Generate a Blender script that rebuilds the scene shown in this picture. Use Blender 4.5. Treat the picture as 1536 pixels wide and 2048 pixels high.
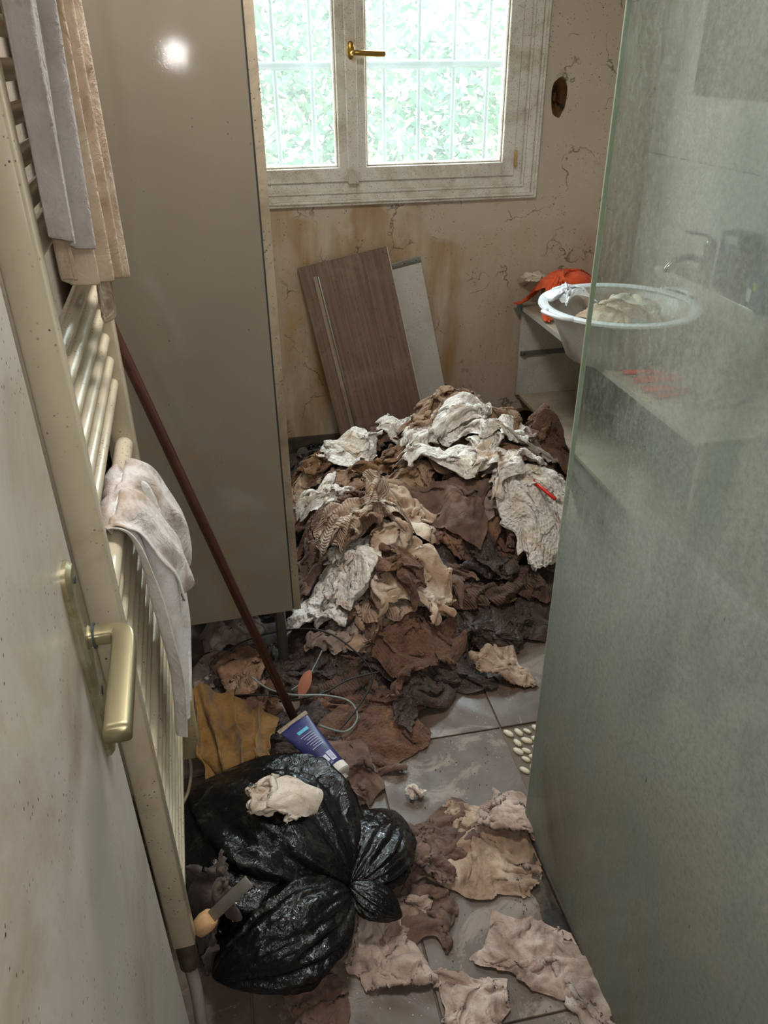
import bpy, bmesh, math, random
import numpy as np
from mathutils import Vector, Matrix, noise
random.seed(7); NR = np.random.RandomState(11)
S = bpy.context.scene
COL = S.collection
for o in list(bpy.data.objects): bpy.data.objects.remove(o)

# ------------------------------------------------------------------ camera
FPX = 1555.0; CH = 1.55
def _n(v): v = np.array(v, float); return v/np.linalg.norm(v)
_X = _n((9102, 1007, -FPX)); _Z = _n((-27, 2646, FPX)); _Y = np.cross(_Z, _X); _X = np.cross(_Y, _Z)
ROT = np.array([_X, _Y, _Z])
CC = np.array([0, 0, CH])
def ray(u, v): return ROT @ np.array([u-768, -(v-1024), -FPX])
def at(u, v, x=None, y=None, z=None):
    d = ray(u, v)
    t = (x-CC[0])/d[0] if x is not None else (y-CC[1])/d[1] if y is not None else (z-CC[2])/d[2]
    return CC+t*d
cd = bpy.data.cameras.new('camera'); cam = bpy.data.objects.new('camera', cd); COL.objects.link(cam)
m4 = Matrix.Identity(4)
for i in range(3):
    for j in range(3): m4[i][j] = ROT[i][j]
m4.translation = Vector(CC); cam.matrix_world = m4
cd.sensor_fit = 'HORIZONTAL'; cd.sensor_width = 36; cd.lens = 36*FPX/1536; cd.clip_start = 0.02
S.camera = cam
# ------------------------------------------------------------------ world, lights, exposure
S.view_settings.view_transform = 'Standard'; S.view_settings.look = 'None'
S.view_settings.gamma = 1; S.view_settings.use_curve_mapping = False
S.view_settings.exposure = 0.52
W = bpy.data.worlds.new('sky'); S.world = W; W.use_nodes = True
bg = W.node_tree.nodes['Background']; bg.inputs[0].default_value = (0.86, 0.95, 1.0, 1); bg.inputs[1].default_value = 22.0
def area(name, loc, rot, sx, sy, power, col=(1, 1, 1), portal=False):
    l = bpy.data.lights.new(name, 'AREA'); l.shape = 'RECTANGLE'; l.size = sx; l.size_y = sy
    l.energy = power; l.color = col
    o = bpy.data.objects.new(name, l); COL.objects.link(o); o.location = loc; o.rotation_euler = rot
    if portal: l.cycles.is_portal = True
    return o
area('window_portal', (0.52, 3.31, 1.6), (math.radians(-90), 0, 0), 1.15, 0.95, 1, portal=True)
area('ceiling_fill_light', (0.20, 1.35, 2.44), (0, 0, 0), 0.4, 0.4, 15, (1, 0.96, 0.92))  # unseen fill light, added to brighten the door, screen and floor
area('hallway_fill_light', (0.25, -0.75, 2.35), (math.radians(25), 0, 0), 0.7, 0.7, 11, (1, 0.98, 0.96))  # added fill from behind the camera, no such source in view
fl = bpy.data.lights.new('phone_flash', 'POINT'); fl.energy = 1.6; fl.shadow_soft_size = 0.006; fl.color = (1, 0.95, 0.9)
flo = bpy.data.objects.new('phone_flash', fl); COL.objects.link(flo); flo.location = (0.015, 0.0, 1.562)

# ------------------------------------------------------------------ helpers
def lin(h, a=1.0):
    h = h.lstrip('#'); r = [int(h[i:i+2], 16)/255 for i in (0, 2, 4)]
    return tuple((c/12.92 if c <= 0.04045 else ((c+0.055)/1.055)**2.4) for c in r)+(a,)
def tagit(o, label=None, cat=None, group=None, kind=None):
    if label: o['label'] = label
    if cat: o['category'] = cat
    if group: o['group'] = group
    if kind: o['kind'] = kind
    return o
def empty(name, loc=(0, 0, 0), rz=0, **k):
    o = bpy.data.objects.new(name, None); COL.objects.link(o); o.location = loc; o.rotation_euler = (0, 0, rz)
    o.empty_display_size = 0.05
    return tagit(o, **k)
def mesh_obj(name, verts, faces, mat, parent=None, smooth=True, uv=None, **k):
    me = bpy.data.meshes.new(name)
    me.from_pydata([tuple(map(float, v)) for v in verts], [], [tuple(map(int, f)) for f in faces])
    if smooth: me.shade_smooth()
    if uv is not None:
        l = me.uv_layers.new(name='UVMap')
        idx = np.empty(len(me.loops), dtype=np.int32); me.loops.foreach_get('vertex_index', idx)
        l.data.foreach_set('uv', np.asarray(uv, dtype=np.float32)[idx].ravel())
    if mat: me.materials.append(mat)
    o = bpy.data.objects.new(name, me); COL.objects.link(o)
    if parent: o.parent = parent
    return tagit(o, **k)
def bm_obj(name, bm, mat, parent=None, smooth=False, angle=None, **k):
    bmesh.ops.recalc_face_normals(bm, faces=bm.faces)
    me = bpy.data.meshes.new(name); bm.to_mesh(me); bm.free()
    if smooth: me.shade_smooth()
    if angle is not None:
        me.shade_smooth()
        try: me.set_sharp_from_angle(angle=math.radians(angle))
        except Exception: pass
    me.materials.append(mat)
    o = bpy.data.objects.new(name, me); COL.objects.link(o)
    if parent: o.parent = parent
    return tagit(o, **k)
def box_bm(lo, hi, bevel=0.0, seg=2, bm=None):
    bm2 = bmesh.new()
    bmesh.ops.create_cube(bm2, size=1)
    lo = Vector(lo); hi = Vector(hi)
    for v in bm2.verts: v.co = Vector(((lo[i]+hi[i])/2+v.co[i]*(hi[i]-lo[i]) for i in range(3)))
    if bevel > 0: bmesh.ops.bevel(bm2, geom=bm2.edges[:], offset=bevel, segments=seg, affect='EDGES', profile=0.5)
    if bm is None: return bm2
    me = bpy.data.meshes.new('tmp'); bm2.to_mesh(me); bm.from_mesh(me); bpy.data.meshes.remove(me); bm2.free()
    return bm
def box(name, lo, hi, mat, parent=None, bevel=0.002, seg=2, **k):
    return bm_obj(name, box_bm(lo, hi, bevel, seg), mat, parent, angle=35 if bevel > 0 else None, **k)
def sweep(pts, prof, caps=True, scales=None, up=None):
    """profile (list of 2d) swept on 3d points -> verts, faces"""
    P = [Vector(p) for p in pts]; n = len(P); V = []; Fs = []
    t0 = (P[1]-P[0]).normalized()
    a = Vector(up) if up else (Vector((0, 0, 1)) if abs(t0.z) < 0.9 else Vector((1, 0, 0)))
    nrm = (a-t0*a.dot(t0)).normalized()
    for i, p in enumerate(P):
        t = (P[min(i+1, n-1)]-P[max(i-1, 0)]).normalized()
        nrm = (nrm-t*nrm.dot(t)).normalized(); b = t.cross(nrm)
        s = scales[i] if scales else 1
        for (q, r) in prof: V.append(p+nrm*(q*s)+b*(r*s))
    k = len(prof)
    for i in range(n-1):
        for j in range(k):
            Fs.append((i*k+j, i*k+(j+1) % k, (i+1)*k+(j+1) % k, (i+1)*k+j))
    if caps: Fs.append(tuple(range(k))[::-1]); Fs.append(tuple((n-1)*k+j for j in range(k)))
    return V, Fs
def circ(r, n=12): return [(r*math.cos(2*math.pi*i/n), r*math.sin(2*math.pi*i/n)) for i in range(n)]
def tube(name, pts, r, mat, parent=None, n=12, scales=None, **k):
    V, Fs = sweep(pts, circ(r, n), scales=scales)
    o = mesh_obj(name, V, Fs, mat, parent, smooth=True, **k)
    try: o.data.set_sharp_from_angle(angle=math.radians(50))
    except Exception: pass
    return o
def lathe(name, prof, mat, parent=None, n=48, M=None, **k):
    V = []; Fs = []
    for (r, z) in prof:
        for i in range(n):
            a = 2*math.pi*i/n; V.append(Vector((r*math.cos(a), r*math.sin(a), z)))
    for j in range(len(prof)-1):
        for i in range(n): Fs.append((j*n+i, j*n+(i+1) % n, (j+1)*n+(i+1) % n, (j+1)*n+i))
    if M is not None: V = [M @ v for v in V]
    o = mesh_obj(name, V, Fs, mat, parent, **k)
    try: o.data.set_sharp_from_angle(angle=math.radians(45))
    except Exception: pass
    return o
def smooth_pts(pts, k=8):
    P = [Vector(p) for p in pts]; out = []
    for i in range(len(P)-1):
        a = P[max(i-1, 0)]; b = P[i]; c = P[i+1]; d = P[min(i+2, len(P)-1)]
        for j in range(k):
            t = j/k
            out.append(0.5*((2*b)+(c-a)*t+(2*a-5*b+4*c-d)*t*t+(3*b-a-3*c+d)*t**3))
    out.append(P[-1]); return out

# ------------------------------------------------------------------ materials
class NT:
    def __init__(s, name):
        s.m = bpy.data.materials.new(name); s.m.use_nodes = True; s.t = s.m.node_tree; s.n = s.t.nodes; s.l = s.t.links
        s.b = s.n['Principled BSDF']; s.out = s.n['Material Output']
        s.tc = s.n.new('ShaderNodeTexCoord'); s.oi = s.n.new('ShaderNodeObjectInfo')
    def link(s, a, b): s.l.new(a, b)
    def map(s, src='Object', scale=(1, 1, 1), loc=(0, 0, 0), rot=(0, 0, 0), rnd=False):
        m = s.n.new('ShaderNodeMapping'); m.inputs['Scale'].default_value = scale; m.inputs['Location'].default_value = loc
        m.inputs['Rotation'].default_value = rot
        s.link(s.tc.outputs[src], m.inputs[0])
        if not rnd: return m.outputs[0]
        a = s.n.new('ShaderNodeVectorMath'); a.operation = 'MULTIPLY_ADD'
        c = s.n.new('ShaderNodeCombineXYZ')
        for i in range(3): s.link(s.oi.outputs['Random'], c.inputs[i])
        s.link(c.outputs[0], a.inputs[0]); a.inputs[1].default_value = (37, 71, 53); s.link(m.outputs[0], a.inputs[2])
        return a.outputs[0]
    def noise(s, vec, scale=5, detail=5, rough=.55, dist=0, typ=None):
        x = s.n.new('ShaderNodeTexNoise'); x.inputs['Scale'].default_value = scale; x.inputs['Detail'].default_value = detail
        x.inputs['Roughness'].default_value = rough; x.inputs['Distortion'].default_value = dist
        if typ: x.noise_type = typ
        s.link(vec, x.inputs['Vector']); return x.outputs[0]
    def vor(s, vec, scale=5, feature='F1', rnd=1.0):
        x = s.n.new('ShaderNodeTexVoronoi'); x.feature = feature; x.inputs['Scale'].default_value = scale
        x.inputs['Randomness'].default_value = rnd
        s.link(vec, x.inputs['Vector']); return x.outputs['Distance']
    def ramp(s, f, stops, interp='LINEAR'):
        x = s.n.new('ShaderNodeValToRGB'); r = x.color_ramp; r.interpolation = interp
        while len(r.elements) > 1: r.elements.remove(r.elements[-1])
        for i, (p, c) in enumerate(stops):
            if not isinstance(c, (tuple, list)): c = (c, c, c, 1)
            if i == 0: e = r.elements[0]; e.position = p
            else: e = r.elements.new(p)
            e.color = c
        s.link(f, x.inputs[0]); return x.outputs[0]
    def mix(s, f, a, b, typ='MIX'):
        x = s.n.new('ShaderNodeMixRGB'); x.blend_type = typ
        for i, v in enumerate((f, a, b)):
            if hasattr(v, 'is_output') or isinstance(v, bpy.types.NodeSocket): s.link(v, x.inputs[i])
            elif i == 0: x.inputs[0].default_value = v
            else: x.inputs[i].default_value = v
        return x.outputs[0]
    def math(s, op, a, b=0.0, c=None, clamp=False):
        x = s.n.new('ShaderNodeMath'); x.operation = op; x.use_clamp = clamp
        for i, v in enumerate((a, b, c)):
            if v is None: continue
            if isinstance(v, bpy.types.NodeSocket): s.link(v, x.inputs[i])
            else: x.inputs[i].default_value = v
        return x.outputs[0]
    def sep(s, vec):
        x = s.n.new('ShaderNodeSeparateXYZ'); s.link(vec, x.inputs[0]); return x.outputs
    def bump(s, h, strength=.3, dist=.002, prev=None):
        x = s.n.new('ShaderNodeBump'); x.inputs['Strength'].default_value = strength; x.inputs['Distance'].default_value = dist
        s.link(h, x.inputs['Height'])
        if prev is not None: s.link(prev, x.inputs['Normal'])
        return x.outputs[0]
    def done(s, col=None, rough=None, normal=None, spec=None, metal=None, **k):
        for nm, v in (('Base Color', col), ('Roughness', rough), ('Normal', normal), ('Specular IOR Level', spec), ('Metallic', metal)):
            if v is None: continue
            if isinstance(v, bpy.types.NodeSocket): s.link(v, s.b.inputs[nm])
            else: s.b.inputs[nm].default_value = v
        for nm, v in k.items(): s.b.inputs[nm.replace('_', ' ')].default_value = v
        return s.m
def plain(name, hexc, rough=.5, metal=0, spec=.5, var=.12, sc=12, dirt=None, dirt_amt=.5, bump=.0, speck=0.0, src='Object'):
    """painted / solid surface with mottling, soft dirt patches and fly specks"""
    t = NT(name); v = t.map(src)
    base = lin(hexc); dk = tuple(c*(1-var*2) for c in base[:3])+(1,)
    c = t.mix(t.noise(v, sc, 6), dk, base)
    if dirt:
        f = t.ramp(t.noise(v, sc*.45, 8, .7, .6), [(1-dirt_amt-.12, 0), (1-dirt_amt+.16, 1)])
        c = t.mix(f, c, lin(dirt))
    if speck:
        sp = t.ramp(t.vor(v, 130), [(0.0, 1), (.12, 1), (.2, 0)])
        gate = t.ramp(t.noise(v, 9, 4), [(.56-speck*.1, 0), (.66-speck*.1, 1)])
        c = t.mix(t.math('MULTIPLY', sp, gate), c, lin('2a2018'))
    nrm = None
    if bump: nrm = t.bump(t.noise(v, sc*6, 5), bump, .002)
    return t.done(c, rough, nrm, spec, metal)

def wallpaint(name, hexc, stains=True, warm='8c6a42'):
    t = NT(name); v = t.map()
    x, y, z = t.sep(v)
    base = lin(hexc)
    c = t.mix(t.noise(v, 3.5, 6, .6), tuple(k*.78 for k in base[:3])+(1,), base)
    if stains:
        # damp brown veil and yellow blotches that run down below the window
        vs = t.map(scale=(1, 1, .22))
        run = t.noise(vs, 9, 6, .6, .4)
        zn = t.math('ADD', z, t.math('MULTIPLY', t.math('SUBTRACT', t.noise(v, 3, 5), .5), .7))
        low = t.math('MULTIPLY', t.ramp(zn, [(.45, 1), (.95, .75), (1.35, .08)]), t.ramp(x, [(.95, 1), (1.4, .35)]))
        f = t.math('MULTIPLY', t.ramp(run, [(.36, 0), (.66, 1)]), low)
        c = t.mix(t.math('MULTIPLY', f, .95), c, lin('96703f'))
        midx = t.ramp(x, [(.35, .35), (.75, 1), (1.25, .25)])
        f2 = t.math('MULTIPLY', t.math('MULTIPLY', t.ramp(t.noise(v, 4, 5), [(.42, 0), (.6, 1)]), low), midx)
        c = t.mix(t.math('MULTIPLY', f2, .55), c, lin('94713f'))
        yl = t.math('MULTIPLY', t.ramp(t.noise(t.map(loc=(3, 1, 7)), 5, 4), [(.55, 0), (.68, 1)]), t.ramp(x, [(.5, 1), (1.0, 0)]))
        yl = t.math('MULTIPLY', yl, low)
        c = t.mix(t.math('MULTIPLY', yl, .6), c, lin('b08a2e'))
        # root-like cracks
        dv = t.n.new('ShaderNodeVectorMath'); dv.operation = 'MULTIPLY_ADD'
        nn = t.n.new('ShaderNodeTexNoise'); nn.inputs['Scale'].default_value = 5; nn.inputs['Detail'].default_value = 6
        t.link(v, nn.inputs['Vector']); t.link(nn.outputs[1], dv.inputs[0]); dv.inputs[1].default_value = (.45, .45, .45); t.link(v, dv.inputs[2])
        cr = t.ramp(t.vor(dv.outputs[0], 4.2, 'DISTANCE_TO_EDGE'), [(0, 1), (.008, .7), (.02, 0)])
        g = t.ramp(t.noise(v, 6, 4), [(.5, 0), (.6, 1)])
        c = t.mix(t.math('MULTIPLY', t.math('MULTIPLY', cr, g), .75), c, lin('3a2c22'))
    sp = t.ramp(t.vor(v, 85), [(0, 1), (.11, 1), (.17, 0)])
    gate = t.ramp(t.noise(v, 8, 5, .7), [(.42, 0), (.56, 1)])
    c = t.mix(t.math('MULTIPLY', t.math('MULTIPLY', sp, gate), .85), c, lin('2c2117'))
    sp2 = t.ramp(t.vor(v, 30), [(0, 1), (.07, 1), (.1, 0)])
    c = t.mix(t.math('MULTIPLY', sp2, t.math('MULTIPLY', gate, .8)), c, lin('3a2a1c'))
    return t.done(c, .75, t.bump(t.noise(v, 60, 5), .25, .002), .3)

def woodmat(name, a, b, c3, axis='Z', scale=1.0, rough=.5, dust=.25):
    t = NT(name)
    sc = {'Z': (60, 60, 1.3), 'X': (1.3, 60, 60), 'Y': (60, 1.3, 60)}[axis]
    v = t.map(scale=tuple(k*scale for k in sc)); v0 = t.map()
    g = t.noise(v, 1.6, 6, .65, .3)
    c = t.ramp(g, [(.3, lin(a)), (.5, lin(b)), (.72, lin(c3))])
    f = t.ramp(t.noise(v0, 7, 7, .7), [(.5, 0), (.75, dust)])
    c = t.mix(f, c, lin('b3a595'))
    sc2 = t.ramp(t.vor(v0, 40), [(0, 1), (.1, 1), (.15, 0)])
    c = t.mix(t.math('MULTIPLY', sc2, .5), c, lin('2c2019'))
    return t.done(c, rough, t.bump(g, .15, .001), .4)

def ragmat(name, clean, stain, dark, amt=.5, rough=.85, weave='terry', wet=0.0, sheen=.3):
    """cloth: stains of its own colour soaked in, towelling or fine weave relief"""
    t = NT(name); v = t.map(rnd=True); uv = t.map('UV')
    n1 = t.noise(v, 9, 6, .62, .5); n2 = t.noise(v, 22, 5, .6, .3)
    s0 = 1-amt
    c = t.mix(t.ramp(n1, [(s0-.14, 0), (s0+.02, .85), (s0+.2, 1)]), lin(clean), lin(stain))
    c = t.mix(t.math('MULTIPLY', t.ramp(n2, [(.5, 0), (.72, 1)]), min(1, .35+amt*.8)), c, lin(dark))
    n3 = t.noise(v, 140, 3)
    c = t.mix(t.math('MULTIPLY', t.ramp(n3, [(.6, 0), (.72, 1)]), .35), c, lin(dark))
    nr = None
    wr = t.noise(uv, 26, 5, .6, 1.2)
    rid = t.math('ABSOLUTE', t.math('SUBTRACT', wr, .5))
    nr = t.bump(t.ramp(rid, [(0, 0), (.16, 1)]), .5 if weave != 'smooth' else .3, .006)
    if weave == 'terry': nr = t.bump(t.vor(uv, 170), .75, .004, nr)
    elif weave == 'waffle':
        w1 = t.n.new('ShaderNodeTexWave'); w1.inputs['Scale'].default_value = 28; w1.inputs['Distortion'].default_value = .6; t.link(uv, w1.inputs[0])
        w2 = t.n.new('ShaderNodeTexWave'); w2.bands_direction = 'Y'; w2.inputs['Scale'].default_value = 28; w2.inputs['Distortion'].default_value = .6; t.link(uv, w2.inputs[0])
        nr = t.bump(t.math('MAXIMUM', w1.outputs[1], w2.outputs[1]), .7, .004, nr)
    elif weave == 'rib':
        w1 = t.n.new('ShaderNodeTexWave'); w1.inputs['Scale'].default_value = 48; w1.inputs['Distortion'].default_value = 2.0; t.link(uv, w1.inputs[0])
        nr = t.bump(w1.outputs[1], .8, .004, nr)
    else: nr = t.bump(t.noise(uv, 300, 2), .25, .001, nr)
    m = t.done(c, rough-wet*.35, nr, .25+wet*.4)
    t.b.inputs['Sheen Weight'].default_value = sheen*.4
    return m

M = {}
M['wall'] = wallpaint('wall_paint', 'c9b8a6')
M['wallplain'] = wallpaint('side_wall_paint', 'c4b8a8', stains=False)
M['ceil'] = plain('ceiling_paint', 'd8d2c8', .8)
M['frame'] = plain('dirty_window_paint', 'e8e0d6', .5, dirt='a8957c', dirt_amt=.42, sc=14, speck=2.6, bump=.1)
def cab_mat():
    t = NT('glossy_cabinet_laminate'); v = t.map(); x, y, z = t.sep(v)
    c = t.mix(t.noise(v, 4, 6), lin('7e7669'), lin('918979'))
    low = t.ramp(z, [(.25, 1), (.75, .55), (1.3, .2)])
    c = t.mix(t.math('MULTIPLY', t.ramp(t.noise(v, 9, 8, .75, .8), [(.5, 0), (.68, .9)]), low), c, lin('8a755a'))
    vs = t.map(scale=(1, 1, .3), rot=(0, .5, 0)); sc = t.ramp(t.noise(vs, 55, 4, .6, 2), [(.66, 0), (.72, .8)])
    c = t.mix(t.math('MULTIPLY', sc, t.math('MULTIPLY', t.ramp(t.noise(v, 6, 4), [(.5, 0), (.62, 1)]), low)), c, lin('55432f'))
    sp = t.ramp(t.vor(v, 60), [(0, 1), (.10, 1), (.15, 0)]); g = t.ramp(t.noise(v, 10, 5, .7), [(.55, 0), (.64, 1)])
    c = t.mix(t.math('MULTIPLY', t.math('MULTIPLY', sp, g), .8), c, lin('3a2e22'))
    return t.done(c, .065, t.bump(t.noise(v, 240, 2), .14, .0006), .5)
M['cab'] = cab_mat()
M['cabgrime'] = plain('cabinet_edge', 'b5a892', .45, dirt='6d5a42', dirt_amt=.42, sc=10, speck=1)
M['cream'] = plain('radiator_enamel', 'e2d6bc', .28, dirt='b39b74', dirt_amt=.36, sc=12, speck=.8)
M['door'] = plain('door_paint', 'd6cec2', .38, dirt='a08a70', dirt_amt=.40, sc=7, speck=.8)
M['brass'] = plain('brass', 'b08d4c', .32, 1, dirt='6d5532', dirt_amt=.4, sc=40)
M['champ'] = plain('anodised_handle', 'a89f7e', .36, .75, dirt='8a8060', dirt_amt=.3, sc=30)
M['champd'] = plain('tarnished_plate', 'a59a78', .38, .7, dirt='d6d2b8', dirt_amt=.42, sc=45, speck=1)
M['black'] = plain('black_void', '0b0a09', .8)
M['grime'] = plain('black_grime', '2b2622', .8, dirt='55483a', dirt_amt=.45, sc=30, bump=.6)
M['pole'] = plain('maroon_pole_paint', '4a2a22', .3, dirt='64402f', dirt_amt=.35, sc=14)
M['steel'] = plain('dull_steel', '8f8d88', .38, .8, dirt='6b645a', dirt_amt=.35, sc=20)
M['chrome'] = plain('limed_chrome', 'a8aaaa', .25, .9, dirt='c9c9c2', dirt_amt=.4, sc=30)
M['gasket'] = plain('dark_joint', '3a4446', .6)
M['whitelam'] = plain('white_laminate', 'cfc9bf', .4, dirt='a79a86', dirt_amt=.4, sc=9, speck=1.2)
M['counter'] = plain('grimy_counter', 'cabfac', .45, dirt='a08e74', dirt_amt=.5, sc=16, speck=2.5)
M['walnut'] = woodmat('brown_wood_laminate', '59463a', '6f5848', '82695a')
M['walnutedge'] = woodmat('worn_board_batten', '6f5d4c', '8f7d68', '544335', dust=.6)
M['beech'] = woodmat('beech_wood', 'b58a5e', 'cda67a', 'a3774d', scale=.6, dust=.05)
M['slate'] = plain('dull_grey_blade', '8f8b84', .55, .3, dirt='6c675f', sc=30)
M['pipewhite'] = plain('grey_pipe', 'a8a49c', .4, dirt='6e655a', dirt_amt=.5, sc=20)
M['cable_b'] = plain('black_cable', '161412', .5)
M['cable_g'] = plain('greenish_cable', '7a847c', .4)
M['cable_w'] = plain('cream_cable', 'b8aa92', .5)
M['orange'] = ragmat('orange_cloth', 'd9562b', 'c44a22', '8f3418', .35, .8, 'smooth')
M['red'] = plain('red_plastic', 'd8231a', .35)
M['redtray'] = plain('red_orange_plastic', 'e8401c', .4)
M['leaf'] = plain('dead_leaf', '9a5b3c', .7, sc=20)
M['amber'] = plain('amber_plastic', '5c3a20', .25)
M['plastic_d'] = plain('black_plastic', '14130f', .35)
M['mirrorm'] = NT('mirror').done((.75, .85, .8, 1), .04, None, .5, 1.0)
M['cardblue'] = plain('blue_carton', '2d3a66', .4, sc=30)
M['cardgrey'] = plain('dark_carton', '4a4a50', .5, sc=30)
M['paper'] = plain('white_paper', 'd9d4ca', .7)
M['yellow'] = plain('yellow_print', 'c6b93a', .6)
M['tile_wall'] = plain('grey_wall_tile', 'e2e0da', .25, dirt='c8c2b4', dirt_amt=.4, sc=6, speck=.6)
M['grout'] = plain('grout', '8a8276', .85, sc=40)
M['pebble'] = plain('cream_pebble', 'd9cdb4', .45, dirt='b09c7c', dirt_amt=.4, sc=30)
M['mortar'] = plain('brown_mortar', '6a5c4e', .85, sc=30, bump=.5)
M['opal'] = plain('added_lamp_opal', 'e8e4da', .4)

R = {}
R['white'] = ragmat('rag_white_waffle', 'efeae2', 'd0bda6', '8f6f52', .36, weave='waffle')
R['whitet'] = ragmat('rag_white_terry', 'ebe5dc', 'c2a68a', '7a5a42', .38, weave='terry')
R['cream'] = ragmat('rag_cream', 'd2c3b0', 'a88a70', '684a38', .5, weave='smooth')
R['creamrib'] = ragmat('rag_cream_ribbed', 'c8b6a0', 'a08068', '5a4032', .5, weave='rib')
R['tan'] = ragmat('rag_tan', 'b09478', '86664e', '4a3428', .52, weave='terry')
R['ochre'] = ragmat('rag_ochre', '9c7850', '765438', '3c2a1e', .55, weave='terry')
R['brown'] = ragmat('rag_brown', '8a684c', '65483a', '33241c', .55, weave='terry')
R['brownrib'] = ragmat('rag_brown_ribbed', '7c5f4a', '573f32', '2c201a', .55, weave='rib')
R['flap'] = ragmat('rag_brown_smooth', '7d6253', '665045', '3a2c25', .5, weave='smooth')
R['dark'] = ragmat('rag_dark_wet', '4d382a', '33241a', '18100c', .55, .7, 'terry', wet=.6)
R['darkgrey'] = ragmat('rag_dark_grey', '5a4d46', '3d332e', '211b18', .5, .75, 'smooth', wet=.3)
R['greywhite'] = ragmat('rag_grey_white', 'b8aca2', '8f7d70', '56473d', .48, weave='smooth')
R['pink'] = ragmat('rag_pink_beige', 'b8a598', '8a7264', '4c392f', .46, weave='smooth')
R['pinkbr'] = ragmat('rag_pink_brown', '7d6356', '5f493e', '33261f', .52, weave='smooth')
R['beige'] = ragmat('rag_beige', 'b8a18c', '8a715d', '4c392b', .46, weave='smooth')
R['mustard'] = ragmat('rag_mustard', '8c6a3a', '745530', '40301c', .4, .85, 'smooth')
R['sock'] = ragmat('rag_dirty_white', 'd6cabb', 'b49c84', '5a4636', .36, weave='smooth')
R['sheet'] = ragmat('hanging_cream_sheet', 'd9c6b2', 'c0a78e', 'a08468', .40, weave='smooth')
R['lilac'] = ragmat('hanging_grey_sheet', 'c4bbb8', 'b5a9a6', '9c8c84', .35, weave='smooth')
R['tee'] = ragmat('white_tee', 'f6f5f4', 'ebe7e4', 'c4ad9a', .12, weave='smooth')
R['teestain'] = ragmat('stained_tee', 'e2dcd8', 'b39a84', '86654a', .40, weave='smooth')
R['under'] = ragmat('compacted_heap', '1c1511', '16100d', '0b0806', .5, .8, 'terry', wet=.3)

def floor_mat():
    t = NT('grimy_floor_tile'); v = t.map()
    c = t.ramp(t.noise(v, 4, 7, .6), [(.3, lin('483a30')), (.5, lin('5d4f46')), (.7, lin('6d6158'))])
    d = t.noise(v, 11, 8, .72, .8)
    c = t.mix(t.ramp(d, [(.5, 0), (.66, .8)]), c, lin('57473a'))
    d2 = t.noise(t.map(loc=(5, 2, 1)), 6, 8, .7, 1.2)
    c = t.mix(t.ramp(d2, [(.54, 0), (.60, .75), (.75, .85)]), c, lin('86776b'))
    c = t.mix(t.math('MULTIPLY', t.ramp(t.vor(v, 70), [(0, 1), (.1, .9), (.16, 0)]), t.ramp(t.noise(v, 12, 3), [(.45, 0), (.6, 1)])), c, lin('2b211b'))
    c = t.mix(t.math('MULTIPLY', t.ramp(t.vor(t.map(loc=(1, 1, 0)), 90), [(0, 1), (.10, .9), (.15, 0)]), t.ramp(t.noise(v, 9, 3), [(.5, 0), (.6, .8)])), c, lin('b5a999'))
    rough = t.ramp(t.noise(t.map(loc=(9, 4, 0)), 4.5, 5, .6, .6), [(.38, .22), (.6, .62)])
    return t.done(c, rough, t.bump(d, .5, .003), .5)
M['floor'] = floor_mat()

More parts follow.
